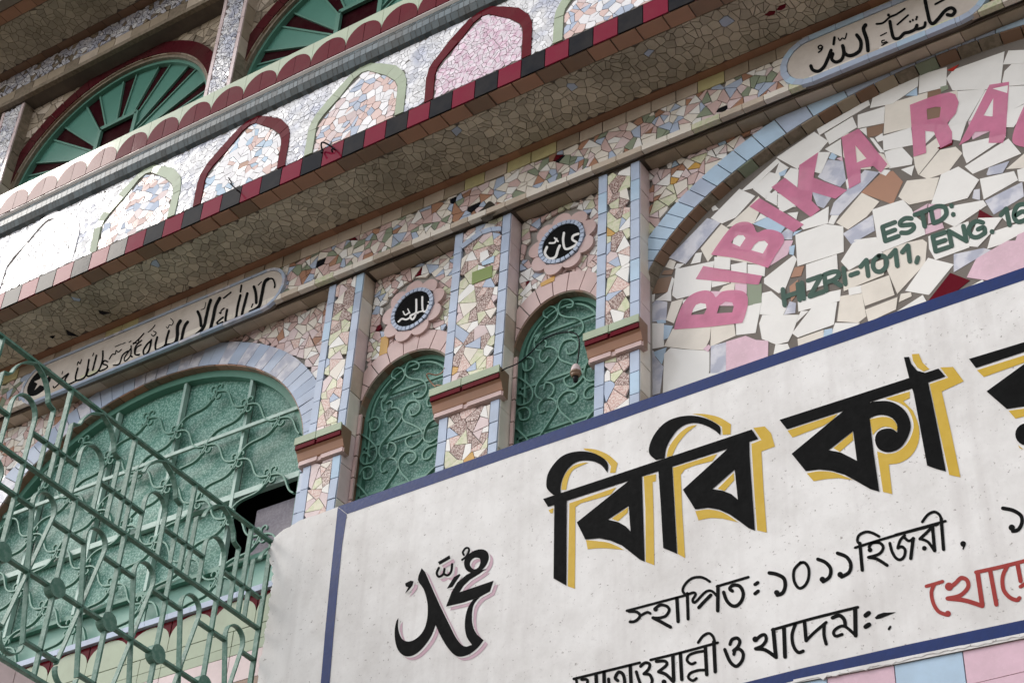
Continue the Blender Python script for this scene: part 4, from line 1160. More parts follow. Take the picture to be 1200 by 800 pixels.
C12 = (640, 0, 4)
onsof(T(C12, [(1025, 72), (1045, 55), (1075, 55), (1070, 68), (1045, 77)]), m_maroon)
onsof(T(C12, [(1080, 48), (1095, 30), (1125, 20), (1120, 38), (1100, 50)]), m_maroon)
# parapet niches
def niche(xc):
    hw, Z = .325, 8.331
    out = [(-hw, Z), (-hw, 8.52), (-.315, 8.58), (-.285, 8.635), (-.19, 8.735), (-.07, 8.835), (0, 8.858), (.06, 8.850), (.13, 8.808), (.235, 8.735), (.30, 8.645), (.32, 8.58), (.325, 8.52), (.325, Z)]
    return [(xc+a, b) for a, b in out]
NC = [(-7.68, 2), (-6.90, 2), (-6.12, 1), (-5.34, 0), (-4.56, 1), (-3.78, 3), (-3.00, 1), (-2.22, 0), (-1.44, 1), (-.66, 0)]
hol = []
for xc, kind in NC:
    out = niche(xc)
    hull = ccw([(xc+(a-xc)*.97, 8.331+(b-8.331)*.985) for a, b in out])
    hol.append(ccw(smooth(hull, 1, True)))
st = MB()
for poly, k in shards(rect(BX0, 8.331, BX1, 8.845), .034, .0024, vor=True, jit=.4, split=.25, amin=.2):
    c = cen(poly)
    if any(abs(c[0]-NC[i][0]) < .36 and inside_convex(c, hol[i]) for i in range(len(hol))): continue
    st.prism(poly, FA(YB), -.002, .009, m_marb, .04)
st.build('marble_chips', bal, 'stuff')
for xc, kind in NC:
    nc = MB().prism(hol[[n[0] for n in NC].index(xc)], FA(YB), -.004, .0062, m_groutp).build('niche', bal)
    out = niche(xc)
    inn = []
    for (a, b) in out:
        dx = a-xc; f = (abs(dx)-.055 if abs(dx) > .15 else abs(dx)*.72)
        inn.append((xc+(f if dx > 0 else -f), b if b < 8.34 else b-.05*max(0, min(1, (b-8.5)/.2))))
    bm = {0: m_maroon, 1: m_mint, 2: m_chipw, 3: m_maroon}[kind]
    for i in range(len(out)-1):
        q = [out[i], out[i+1], inn[i+1], inn[i]]
        if abs(area(q)) < 1e-5: continue
        c = cen(q)
        q = [(c[0]+(p[0]-c[0])*.985, c[1]+(p[1]-c[1])*.985) for p in q]
        one('niche_border_tile', q, FA(YB), 0, .014, bm, nc, .02)
    ireg = ccw([(xc+(a-xc)*.985, b) for a, b in inn])
    if kind == 3: size, pal = .045, [(m_marbp, 1)]
    elif kind == 2: size, pal = .055, [(m_chipw, 5), (m_white, 1)]
    elif kind == 0: size, pal = .062, [(m_chipw, 5), (m_blue2, 1.2), (m_chipp, 1.2), (m_terra, .25)]
    else: size, pal = .064, [(m_chipw, 3), (m_blue, 1.6), (m_chipp, 3), (m_pinkw, 1)]
    sm = MB()
    for poly, k in shards(ireg, size*.82, .003, vor=True, split=.35, asp=1.1):
        if kind == 3: sm.prism(poly, FA(YB), 0, .0095, pick(*pal), .03)
        else: one('niche_chip', poly, FA(YB), 0, .0095, pick(*pal), nc, .03)
    if sm.v: sm.build('niche_chips', nc, 'stuff')
# rounded moulding
gm = MB()
prof = [(YB-.002, 8.846), (YB-.030, 8.86), (YB-.050, 8.90), (YB-.052, 8.945), (YB-.036, 8.99), (YB-.004, 9.02), (YB+.03, 9.045), (YB+.05, 9.075)]
for (a, b) in zip(prof[:-1], prof[1:]):
    x = BX0+rnd.uniform(0, .03)
    while x < BX1-.04:
        L = rnd.uniform(.025, .05)
        n = len(gm.v); e = .0015
        gm.v += [(x+e, a[0], a[1]+e), (x+L-e, a[0], a[1]+e), (x+L-e, b[0], b[1]-e), (x+e, b[0], b[1]-e)]
        gm.face((n, n+1, n+2, n+3), m_gutter); x += L
mo = MB()
pr2 = [(y+.004, z) for y, z in prof]
for xx in (BX0, BX1): mo.v += [(xx, y, z) for y, z in pr2]
n = len(pr2)
for i in range(n-1): mo.face((i, n+i, n+i+1, i+1), m_grout)
mo = mo.build('moulding', bal)
gm.build('moulding_chips', mo, 'stuff')
# pale strip and scallop course above
YC = YB+.05
sc = MB().box(BX0, YC+.003, 9.143, BX1, YC+.02, 9.1455, m_groutw).build('scallop_course', bal)
x = BX0
while x < BX1-.15:
    one('strip_tile', rect(x+.001, 9.085, x+.152, 9.142), FA(YC), 0, .010, pick((m_pinkw, 3), (m_cream, 2), (m_chipp, .5)), sc, .01); x += .154
PS = .2475
for k in range(-16, 20):
    c = -5.127+PS*k
    if c-PS/2 < BX0 or c+PS/2 > BX1: continue
    top = [(c+(PS/2-.002)*cos(t), 9.185+.122*sin(t)) for t in lin(0, pi, 14)]
    q1 = [(c+.0015, 9.147), (c+PS/2-.002, 9.147)]+[p for p in top if p[0] > c]+[(c+.0015, 9.307)]
    q2 = [(c-PS/2+.002, 9.147), (c-.0015, 9.147), (c-.0015, 9.307)]+[p for p in top if p[0] < c-1e-4]
    for q in (q1, q2): one('scallop_tile', q, FA(YC), 0, .012, m_maroon, sc, .006)
    mb = MB()
    outer = [(c-PS/2+.001, 9.187)]+top[::-1][1:-1]+[(c+PS/2-.001, 9.187), (c+PS/2-.001, 9.348), (c-PS/2+.001, 9.348)]
    mb.holed(outer, [], FA(YC), 0, .010, m_mint); mb.build('pale_scallop_tile', sc)

# ============================================================ SCRIPT PLAQUES
def stadium(x0, x1, z0, z1, n=12):
    r = (z1-z0)/2; zc = (z0+z1)/2
    return [(x1-r+r*cos(t), zc+r*sin(t)) for t in lin(-pi/2, pi/2, n)]+[(x0+r+r*cos(t), zc+r*sin(t)) for t in lin(pi/2, 3*pi/2, n)]
def plaque(x0, x1, z0, z1, label, ring_m, L, WD=.034):
    t = thing('script_plaque', ((x0+x1)/2, -.05, z0), label, 'plaque', None)
    MB().prism(stadium(x0+.004, x1-.004, z0+.004, z1-.004), FA(-.04), -.02, .012, m_grout).build('backing', t)
    r = (z1-z0)/2; zc = (z0+z1)/2; wd = WD
    # straight runs
    for (za, zb) in ((z0, z0+wd), (z1-wd, z1)):
        x = x0+r
        while x < x1-r-1e-6:
            e = min(x+L, x1-r)
            one('ring_tile', rect(x+.001, za, e-.001, zb), FA(-.04), 0, .024, pick(*ring_m), t, .01); x = e
    for cx_, a0 in ((x1-r, -pi/2), (x0+r, pi/2)):
        nn = 9
        for k in range(nn):
            t0, t1 = a0+pi*k/nn+.004, a0+pi*(k+1)/nn-.004
            q = [(cx_+(r-wd)*cos(t0), zc+(r-wd)*sin(t0)), (cx_+r*cos(t0), zc+r*sin(t0)), (cx_+r*cos(t1), zc+r*sin(t1)), (cx_+(r-wd)*cos(t1), zc+(r-wd)*sin(t1))]
            one('ring_tile', q, FA(-.04), 0, .024, pick(*ring_m), t, .01)
    MB().prism(stadium(x0+wd+.003, x1-wd-.003, z0+wd+.003, z1-wd-.003), FA(-.04), 0, .020, m_plate).build('field', t)
    return t
pr = plaque(-2.325, -1.285, 7.850, 8.168, 'pale plaque in a sky-blue tile ring, black Arabic script, above the broken-tile arch at right', [(m_blue, 3), (m_blue2, 1)], .14)
pl = plaque(-7.32, -5.315, 7.832, 8.128, 'long beige plaque in grey-blue ring with black Arabic script, above the big left window', [(m_blue, 3), (m_greyblue, 2)], .16, .018)
YP = -.0605
A2 = (940, 0, 6.316)
tpr = lambda t: 1-.35*abs(2*t-1)
for st_, bl, po in (
    ([(26, [(65, 490), (80, 520), (120, 530), (160, 500), (190, 440), (215, 375)])], (), ()),
    ([(25, [(228, 400), (220, 440), (250, 462), (290, 445), (308, 400), (300, 340)]), (27, [(305, 350), (315, 395), (350, 415), (395, 402), (430, 370), (435, 310), (405, 262)])], (), ()),
    ([(29, [(470, 188), (455, 220), (480, 300), (488, 378)])], (), ()),
    ([(20, [(240, 280), (233, 330)])], (), ()),
    ([(10, [(268, 285), (280, 302), (298, 285), (318, 290), (330, 250)])], (), ()),
    ([(12, [(152, 350), (138, 338), (120, 350), (130, 366), (150, 355), (142, 375), (122, 390)])], (), ()),
    ([(15, [(550, 180), (600, 172), (650, 130), (700, 108), (760, 68)])], [(640, 115, 12)], ()),
    ([(25, [(650, 162), (662, 230), (680, 285), (720, 285), (755, 250), (795, 240), (835, 220), (850, 190)]), (22, [(835, 220), (870, 215), (905, 200), (912, 170)])], (), ()),
    ([(14, [(705, 185), (785, 115)])], [(800, 163, 9), (820, 152, 9), (845, 145, 9), (850, 130, 9)], ()),
    ([(9, [(580, 268), (625, 245)]), (9, [(610, 300), (592, 305), (595, 322), (625, 310)]), (8, [(590, 340), (635, 315)])], (), ()),
    ([(27, [(905, -30), (915, 30), (930, 100), (945, 160), (970, 178), (1010, 140), (1060, 82), (1105, 62), (1132, 85), (1110, 115), (1075, 112)])], (), ()),
    ([(15, [(985, 35), (1050, 0)])], (), ())):
    glyph(pr, 'script_letter', A2, st_, YP, m_blackp, .0012, bl, po)
R4, R3, R2 = (220, 310, 8.888), (140, 330, 8), (40, 380, 8)
for crop, st_, bl in (
    (R4, [(30, [(105, 490), (130, 550), (140, 640)]), (32, [(240, 370), (215, 450), (190, 560), (165, 655), (90, 730)])], ()),
    (R4, [(34, [(335, 350), (290, 440), (265, 560), (240, 660)])], ()),
    (R4, [(16, [(450, 290), (375, 350)])], ()),
    (R4, [(14, [(380, 455), (350, 480), (345, 510), (330, 500)]), (20, [(370, 550), (310, 600), (320, 620), (365, 598)])], ()),
    (R4, [(25, [(410, 470), (395, 590), (440, 590), (500, 560), (520, 440), (550, 320)])], ()),
    (R4, [(18, [(560, 215), (550, 285)])], ()),
    (R4, [(28, [(622, 300), (595, 400), (565, 520)])], ()),
    (R4, [(30, [(690, 230), (710, 300), (715, 400)]), (34, [(840, 150), (800, 190), (770, 330), (740, 440), (650, 495)])], ()),
    (R4, [(18, [(840, 150), (885, 150), (908, 200), (905, 240)]), (10, [(770, 180), (735, 215)]), (14, [(680, 410), (665, 445)])], ()),
    (R4, [(8, [(140, 470), (175, 455), (190, 395)])], ()),
    (R3, [(28, [(640, 378), (608, 430), (580, 555)])], ()),
    (R3, [(32, [(572, 368), (545, 420), (542, 520), (515, 580), (430, 600)]), (20, [(465, 460), (442, 540), (435, 595)])], ()),
    (R3, [(8, [(440, 425), (455, 435), (470, 405), (490, 410), (505, 375), (480, 345)])], ()),
    (R3, [(20, [(430, 602), (350, 640), (338, 595), (355, 520)])], ()),
    (R3, [(18, [(300, 545), (280, 640), (240, 688), (225, 650), (258, 590), (290, 560)])], ()),
    (R3, [(10, [(300, 495), (320, 510), (345, 480), (320, 465)]), (8, [(335, 405), (310, 440), (270, 475)])], ()),
    (R3, [(10, [(225, 490), (185, 540), (175, 575), (130, 575)]), (12, [(205, 590), (160, 620), (150, 680), (190, 680)])], [(120, 705, 8)]),
    (R2, [(12, [(1030, 85), (990, 130), (930, 185)]), (12, [(1010, 150), (950, 210), (945, 280), (985, 290)])], [(915, 300, 10)]),
    (R2, [(12, [(910, 200), (905, 290), (855, 345), (850, 310), (905, 230)]), (14, [(880, 250), (830, 290), (800, 370), (745, 385)])], ()),
    (R2, [(10, [(820, 235), (790, 260), (770, 245), (760, 280), (735, 280), (705, 325)]), (8, [(760, 210), (820, 185)]), (8, [(830, 185), (855, 170)]), (8, [(890, 170), (910, 155)])], ()),
    (R2, [(14, [(690, 350), (660, 340), (645, 370), (685, 385), (680, 410), (615, 440)])], ()),
    (R2, [(16, [(645, 250), (640, 340), (600, 440), (515, 485), (495, 470), (510, 420)])], ()),
    (R2, [(16, [(585, 290), (550, 430)]), (10, [(560, 270), (550, 295)])], ()),
    (R2, [(16, [(515, 330), (495, 440), (470, 500), (400, 525), (390, 490), (410, 410)]), (9, [(405, 380), (415, 350), (430, 370), (445, 330)])], ()),
    (R2, [(14, [(400, 525), (320, 560), (290, 520), (325, 460), (260, 510)]), (8, [(270, 440), (262, 465)])], ()),
    (R2, [(12, [(230, 560), (190, 595), (180, 580)])], ())):
    glyph(pl, 'script_letter', crop, st_, YP, m_blackp, .0012, bl)
cx_, cz_ = -7.172, 7.985
MB().prism(blob((cx_, cz_), .098, 24), FA(YP), -.002, .0015, m_blackp).build('disc', pl)
star = []
for k in range(10):
    r = .066 if k % 2 == 0 else .028
    star.append((cx_+.015+r*cos(pi/2+pi*k/5), cz_+r*sin(pi/2+pi*k/5)))
mb = MB(); mb.holed(star, [], FA(YP), .003, .003, m_plate); mb.build('star', pl)

# ============================================================ ROUND MEDALLIONS
def medallion(c, label, strokes, crop, blobs=()):
    t = thing('flower_medallion', (c[0], YW, c[1]-.1), label, 'medallion', 'flower medallions above the small windows')
    MB().prism(blob(c, .134, 28), FA(YW), 0, .022, m_grout).build('backing', t)
    for k in range(9):
        an = 2*pi*k/9+.22
        pc = (c[0]+.142*cos(an), c[1]+.142*sin(an))
        q = []
        for t_ in lin(-1.75, 1.75, 12): q.append((pc[0]+.056*cos(an+t_), pc[1]+.056*sin(an+t_)*.96))
        one('petal', q, FA(YW), 0, .030, m_pink, t, .02)
    for k in range(28):
        t0, t1 = 2*pi*k/28+.02, 2*pi*(k+1)/28-.02
        q = [(c[0]+.111*cos(t0), c[1]+.111*sin(t0)), (c[0]+.133*cos(t0), c[1]+.133*sin(t0)), (c[0]+.133*cos(t1), c[1]+.133*sin(t1)), (c[0]+.111*cos(t1), c[1]+.111*sin(t1))]
        one('ring_tile', q, FA(YW), .02, .040, m_blue, t, .03)
    MB().prism(blob(c, .1125, 32), FA(YW), 0, .034, m_blackp).build('disc', t)
    glyph(t, 'script', crop, [(w_*1.15, p_) for w_, p_ in strokes], YW-.0342, m_inkw, .0008, blobs)
medallion(onY(483.2, 362.2, .056), 'flower medallion with white script above the left one of the two small green windows',
          [(9, [(385, 385), (405, 368), (430, 372), (450, 362)]), (7, [(413, 325), (425, 345), (450, 330)]), (6, [(440, 310), (452, 335)]), (10, [(490, 255), (488, 335), (468, 372), (455, 352), (480, 338), (500, 332)]), (10, [(525, 240), (528, 318), (550, 320), (560, 290)]), (7, [(480, 335), (528, 322)])], (390, 300, 5), [(562, 270, 5)])
medallion(onY(658, 283.5, .056), 'flower medallion with white script above the right one of the two small green windows',
          [(13, [(255, 248), (243, 285), (270, 315), (305, 305), (320, 262), (330, 240)]), (12, [(355, 165), (350, 210), (362, 258), (400, 250), (432, 225), (405, 205), (410, 182), (440, 170)]), (9, [(270, 225), (300, 222), (312, 200)]), (8, [(300, 195), (320, 215)])], (590, 240, 5))

# ============================================================ PAINTED SIGN WALL
YSG = -.10
sg = thing('painted_sign_wall', (-2.8, -.05, 0),
           'white plastered sign wall with blue border and big black and mustard Bengali lettering', 'sign')
C13 = (150, 580, 3.636)
ragged = T(C13, [(800, 85), (760, 96), (722, 113), (690, 135), (662, 146), (640, 165), (622, 180), (618, 200), (604, 222), (600, 240), (608, 262), (603, 282), (613, 300), (612, 318), (622, 335), (613, 352), (618, 376), (607, 400), (609, 420), (600, 440), (597, 462), (604, 488), (596, 505), (600, 522), (588, 545), (590, 562), (578, 585), (584, 610), (574, 640), (572, 672), (560, 700), (563, 722), (553, 760), (551, 800), (548, 840)])
rg = []
for a, b in zip(ragged[:-1], ragged[1:]):
    rg.append(a)
    for f in (.33, .66): rg.append((a[0]+(b[0]-a[0])*f+rnd.uniform(-1.1, 1.1), a[1]+(b[1]-a[1])*f+rnd.uniform(-.6, .6)))
rag = [onY(u, v, YSG) for u, v in rg]+[onY(*ragged[-1], YSG)]
top = [onY(u, v, YSG) for u, v in ((396, 593.5), (1200, 313.5), (1330, 270))]
bot = [onY(u, v, YSG) for u, v in ((1330, 716), (1200, 747), (1126, 762), (1047, 778), (925, 801), (800, 834), (376, 980))]
plast = top+[(0.1, top[2][1])]+[(0.1, bot[0][1])]+bot+[(rag[-1][0], bot[-1][1])]+rag[::-1]
mb = MB(); mb.holed(plast, [], FA(YSG), -.09, 0, m_plaster, m_groutw); mb.build('plaster_face', sg)
zb = bot[-1][1]
core = MB().box(-5.0, YSG+.012, 0, .1, -.004, 4.62, m_wall)
core.build('core', sg)
MB().box(-4.96, YSG+.02, 4.62, .1, -.006, 6.2, m_wall).build('backing', sg)
fr = FA(YSG); d = .0010
bb = MB()
Q = lambda l: [onY(u, v, YSG) for u, v in l]
bb.holed(Q([(396, 593.5), (560, 535.8), (760, 466.3), (980, 389.6), (1200, 313.5), (1330, 270), (1330, 284), (1200, 328.5), (1080, 369), (1000, 397), (900, 431), (800, 465.5), (700, 501), (600, 534.5), (500, 569.5), (407, 602)]), [], fr, d, d, m_navy)
bb.build('blue_border', sg)
bb = MB(); bb.holed(Q([(396, 594.2), (406.6, 602.5), (401, 640), (396, 690), (391, 745), (386.5, 800), (380, 870), (369, 870), (376, 800), (382, 730), (388, 670)]), [], fr, d*1.4, d*1.4, m_navy); bb.build('blue_border', sg)
bb = MB(); bb.holed(Q([(700, 850), (800, 820), (870, 800), (940, 782.5), (1000, 769), (1060, 755.5), (1126, 741.5), (1200, 726), (1330, 698), (1330, 713), (1200, 743), (1126, 758), (1080, 767), (1040, 774), (1000, 782), (960, 790.5), (925, 798.5), (800, 832), (700, 862)]), [], fr, d, d, m_navy)
bb.build('blue_border', sg)
# tiles under the sign, their upper edge buttered with cement
zt = 4.762
x = -4.72; k = 0
xs = [-4.9, -4.57, -4.314, -4.059, -3.804, -3.549, -3.30, -3.047, -2.80, -2.545, -2.296, -2.039, -1.787, -1.535, -1.28, -1.03, -.78, -.53, -.28, -.03]
for i in range(len(xs)-1):
    for r in range(3):
        z1 = 4.90-.255*r if r else 4.95
        one('wall_tile', rect(xs[i]+.002, 4.615-.255*r+.003, xs[i+1]-.002, z1-(0 if r == 0 else .03)), FA(YSG+.014), -.004, .006, (m_blue2 if (i+r) % 2 else m_rose) if r == 0 else (m_rose if (i+r) % 3 else m_blue2), sg, .003)
ce = MB()
u = 930.0
up = []; lo = []
while u < 1215:
    e = onY(u, 0, YSG)
    vtop = 797.5-(u-930)*.2035 if u < 1126 else 758-(u-1126)*.203
    up.append(onY(u, vtop-1.5, YSG)); lo.append(onY(u, vtop+rnd.uniform(.8, 4.2)*(1.4 if 960 < u < 1060 else .7), YSG)); u += 5
ce.holed(up+lo[::-1], [], FA(YSG), -.012, .0025, m_plaster); ce.build('cement_edge', sg)
# ---- big lettering
B1, B2 = (630, 470, 4), (900, 400, 4)
YSL = YSG
def big(crop, blk, gld):
    for p in gld: glyph(sg, 'letter_shadow', crop, (), YSL, m_gold, .0014, (), [p])
    glyph(sg, 'letter', crop, (), YSL, m_blackp, .0024, (), blk)
hook1o = smooth([(75, 440), (47, 412), (42, 380), (50, 340), (75, 298), (110, 262), (150, 243), (200, 235), (250, 240), (295, 258), (322, 280), (332, 305), (328, 335)], 4)
hook1i = smooth([(328, 335), (303, 303), (270, 285), (230, 278), (190, 283), (158, 302), (133, 332), (115, 372), (108, 410), (112, 440)], 4)
big(B1, [[(27, 458), (1005, 133), (1035, 177), (50, 495)], hook1o+hook1i[1:], [(80, 448), (138, 430), (136, 864), (76, 830)],
         ([(430, 372), (490, 338), (503, 752), (480, 742), (440, 710), (395, 675), (340, 652), (290, 642), (225, 648), (185, 568)], [[(428, 490), (330, 555), (380, 567), (415, 587), (437, 610)]])],
    [smooth([(215, 221), (270, 226), (330, 250), (376, 290)], 4)+[(365, 335), (340, 335)]+smooth([(345, 305), (320, 275), (270, 245), (222, 229)], 4),
     smooth([(112, 415), (118, 370), (140, 328), (170, 302), (210, 289), (238, 288)], 4)+smooth([(210, 300), (170, 320), (150, 350), (140, 385), (135, 415)], 4),
     [(52, 510), (75, 500), (72, 525), (60, 524)],
     [(150, 478), (368, 404), (345, 435), (300, 450), (205, 477), (178, 495), (177, 700), (175, 878), (142, 866), (145, 700)],
     [(425, 497), (348, 550), (378, 562), (422, 522)],
     smooth([(228, 650), (280, 655), (330, 662), (375, 680), (407, 697)], 4)+smooth([(345, 690), (290, 688), (235, 693)], 4),
     [(498, 352), (555, 342), (555, 375), (540, 378), (545, 560), (548, 768), (508, 752), (506, 500)]])
hook2o = smooth([(555, 276), (527, 250), (523, 222), (535, 182), (560, 140), (600, 100), (655, 76), (720, 68), (780, 78), (830, 100), (857, 124), (857, 160)], 4)
hook2i = smooth([(857, 160), (832, 138), (790, 115), (745, 103), (700, 108), (660, 132), (630, 170), (605, 218), (597, 268)], 4)
big(B1, [hook2o+hook2i[1:], [(565, 295), (630, 275), (633, 320), (655, 715), (590, 688), (578, 480)],
         ([(905, 212), (993, 180), (995, 260), (1005, 400), (1020, 607), (990, 595), (950, 565), (900, 530), (850, 508), (800, 499), (740, 507), (682, 415)], [[(925, 320), (820, 412), (870, 420), (910, 436), (940, 462)]])],
    [smooth([(725, 60), (780, 60), (850, 75), (907, 108)], 4)+[(905, 155), (868, 158)]+smooth([(865, 120), (820, 92), (770, 68)], 4),
     smooth([(605, 262), (615, 220), (640, 180), (675, 142), (712, 118), (748, 111)], 4)+smooth([(700, 148), (665, 190), (645, 225), (632, 255)], 4),
     [(635, 312), (842, 247), (820, 280), (740, 300), (690, 320), (672, 345), (678, 500), (692, 735), (658, 715), (646, 500)],
     [(920, 335), (845, 410), (877, 420), (922, 370)],
     smooth([(740, 515), (800, 507), (860, 518), (905, 542), (940, 567)], 4)+smooth([(870, 550), (810, 547), (755, 558)], 4),
     [(1012, 125), (1065, 118), (1095, 150), (1113, 212), (1050, 235), (1060, 420), (1075, 615), (1030, 605), (1015, 400), (1003, 200), (1050, 182)]])
loop_o = smooth([(490, 283), (560, 280), (610, 298), (650, 335), (670, 390), (660, 440), (630, 490), (590, 515), (550, 518), (518, 502), (503, 465), (512, 430), (540, 412), (580, 410), (607, 427)], 4)
loop_i = smooth([(607, 427), (605, 388), (580, 358), (540, 345), (500, 350), (470, 365)], 4)
big(B2, [[(55, 368), (660, 173), (800, 128), (832, 165), (745, 195), (690, 216), (90, 412)],
         [(638, 75), (662, 73), (672, 105), (700, 138), (745, 150), (752, 195), (775, 300), (805, 450), (835, 610), (790, 598), (747, 582), (715, 410), (685, 250), (662, 170)],
         ([(372, 312), (480, 280), (478, 365), (497, 530), (523, 705), (480, 692), (420, 658), (360, 625), (300, 607), (240, 600), (178, 608), (112, 527)], [[(400, 420), (285, 510), (340, 520), (390, 545), (418, 560)]]),
         loop_o+loop_i[1:]+[(465, 300)]],
    [[(92, 418), (327, 340), (300, 370), (260, 395), (130, 445), (115, 450)], [(397, 425), (308, 500), (337, 517), (400, 462)],
     smooth([(182, 618), (240, 608), (300, 612), (350, 628), (398, 649)], 4)+smooth([(330, 640), (270, 645), (215, 655)], 4),
     smooth([(478, 365), (540, 353), (585, 365), (606, 398), (603, 420)], 3)+smooth([(575, 402), (540, 400), (510, 418), (492, 440)], 3),
     [(550, 268), (665, 235), (665, 265), (635, 280)]+smooth([(680, 325), (708, 400), (705, 475), (672, 535), (620, 568), (567, 576)], 3)+[(583, 715), (540, 705), (512, 515)]+smooth([(550, 527), (600, 520), (650, 482), (680, 420), (680, 370), (655, 315), (610, 285)], 3),
     [(675, 60), (708, 58), (725, 100), (757, 130), (730, 141), (700, 122), (680, 90)],
     [(808, 122), (868, 120), (918, 187), (815, 235), (860, 430), (903, 637), (850, 625), (800, 400), (758, 200), (845, 170)]])
big(B2, [[(943, 83), (1200, 5), (1400, -60), (1440, -18), (1200, 50), (975, 125)], [(1290, 60), (1350, 40), (1400, 420), (1330, 380), (1200, 305), (1120, 317), (1025, 235), (1200, 108)], blob((1212, 436), 52, 20)],
    [[(980, 135), (1200, 66), (1300, 35), (1280, 70), (1200, 100), (1012, 167)], [(1128, 325), (1200, 315), (1290, 350), (1200, 352), (1160, 362)], [(1172, 485), (1215, 520), (1200, 508), (1180, 500)]])
# ---- Arabic emblem with its mauve shadow
E3 = (450, 630, 5.333)
EM = [smooth([(238, 190), (214, 262), (250, 320), (273, 400), (275, 480), (262, 550), (235, 600), (195, 635), (155, 648), (120, 635), (100, 600), (90, 555), (93, 500)], 3)+smooth([(80, 520), (70, 570), (72, 640), (90, 700), (125, 735), (165, 740), (210, 720), (260, 670), (300, 610), (325, 545)], 3)+smooth([(345, 590), (380, 655), (420, 710), (455, 738), (490, 742), (540, 725), (590, 685), (625, 640)], 3)+smooth([(585, 605), (562, 565), (552, 510), (557, 440), (575, 400), (605, 368)], 3)+smooth([(560, 385), (530, 430), (512, 490), (508, 560), (520, 620), (552, 668)], 3)+smooth([(520, 680), (490, 670), (450, 620), (410, 540), (360, 440), (310, 330), (260, 215)], 3),
      [(390, 430), (425, 340), (460, 280), (520, 230), (560, 212), (600, 205), (640, 195), (600, 225), (540, 262), (500, 300), (475, 340), (688, 268), (665, 335), (605, 368), (500, 405)],
      (smooth([(515, 200), (503, 150), (525, 110), (565, 82), (610, 72), (645, 85), (658, 120), (645, 165), (610, 205), (560, 222)], 3, True), [smooth([(540, 172), (545, 145), (570, 125), (600, 130), (605, 155), (592, 185), (565, 198)], 2, True)]),
      [(395, 318), (440, 245), (475, 225), (480, 234), (430, 308)],
      [(135, 285), (170, 268), (188, 272), (180, 300), (160, 325), (133, 350), (155, 310), (138, 303)],
      [(340, 152), (412, 110), (418, 130), (350, 170)]]
ES = [(13, [(490, 138), (515, 118), (533, 85), (530, 66), (512, 66), (495, 90), (502, 108)]),
      (15, [(345, 188), (332, 220), (345, 243), (372, 228), (380, 195)]), (15, [(375, 225), (400, 235), (422, 210), (428, 165)])]
def emb(dx, dy, m_, dd):
    c = (450+dx/5.333, 630+dy/5.333, 5.333)
    glyph(sg, 'emblem', c, ES, YSG, m_, dd, (), EM)
emb(25, 22, m_mauve, .0010)
emb(9, 8, m_plaster, .0020)
emb(0, 0, m_blackp, .0030)
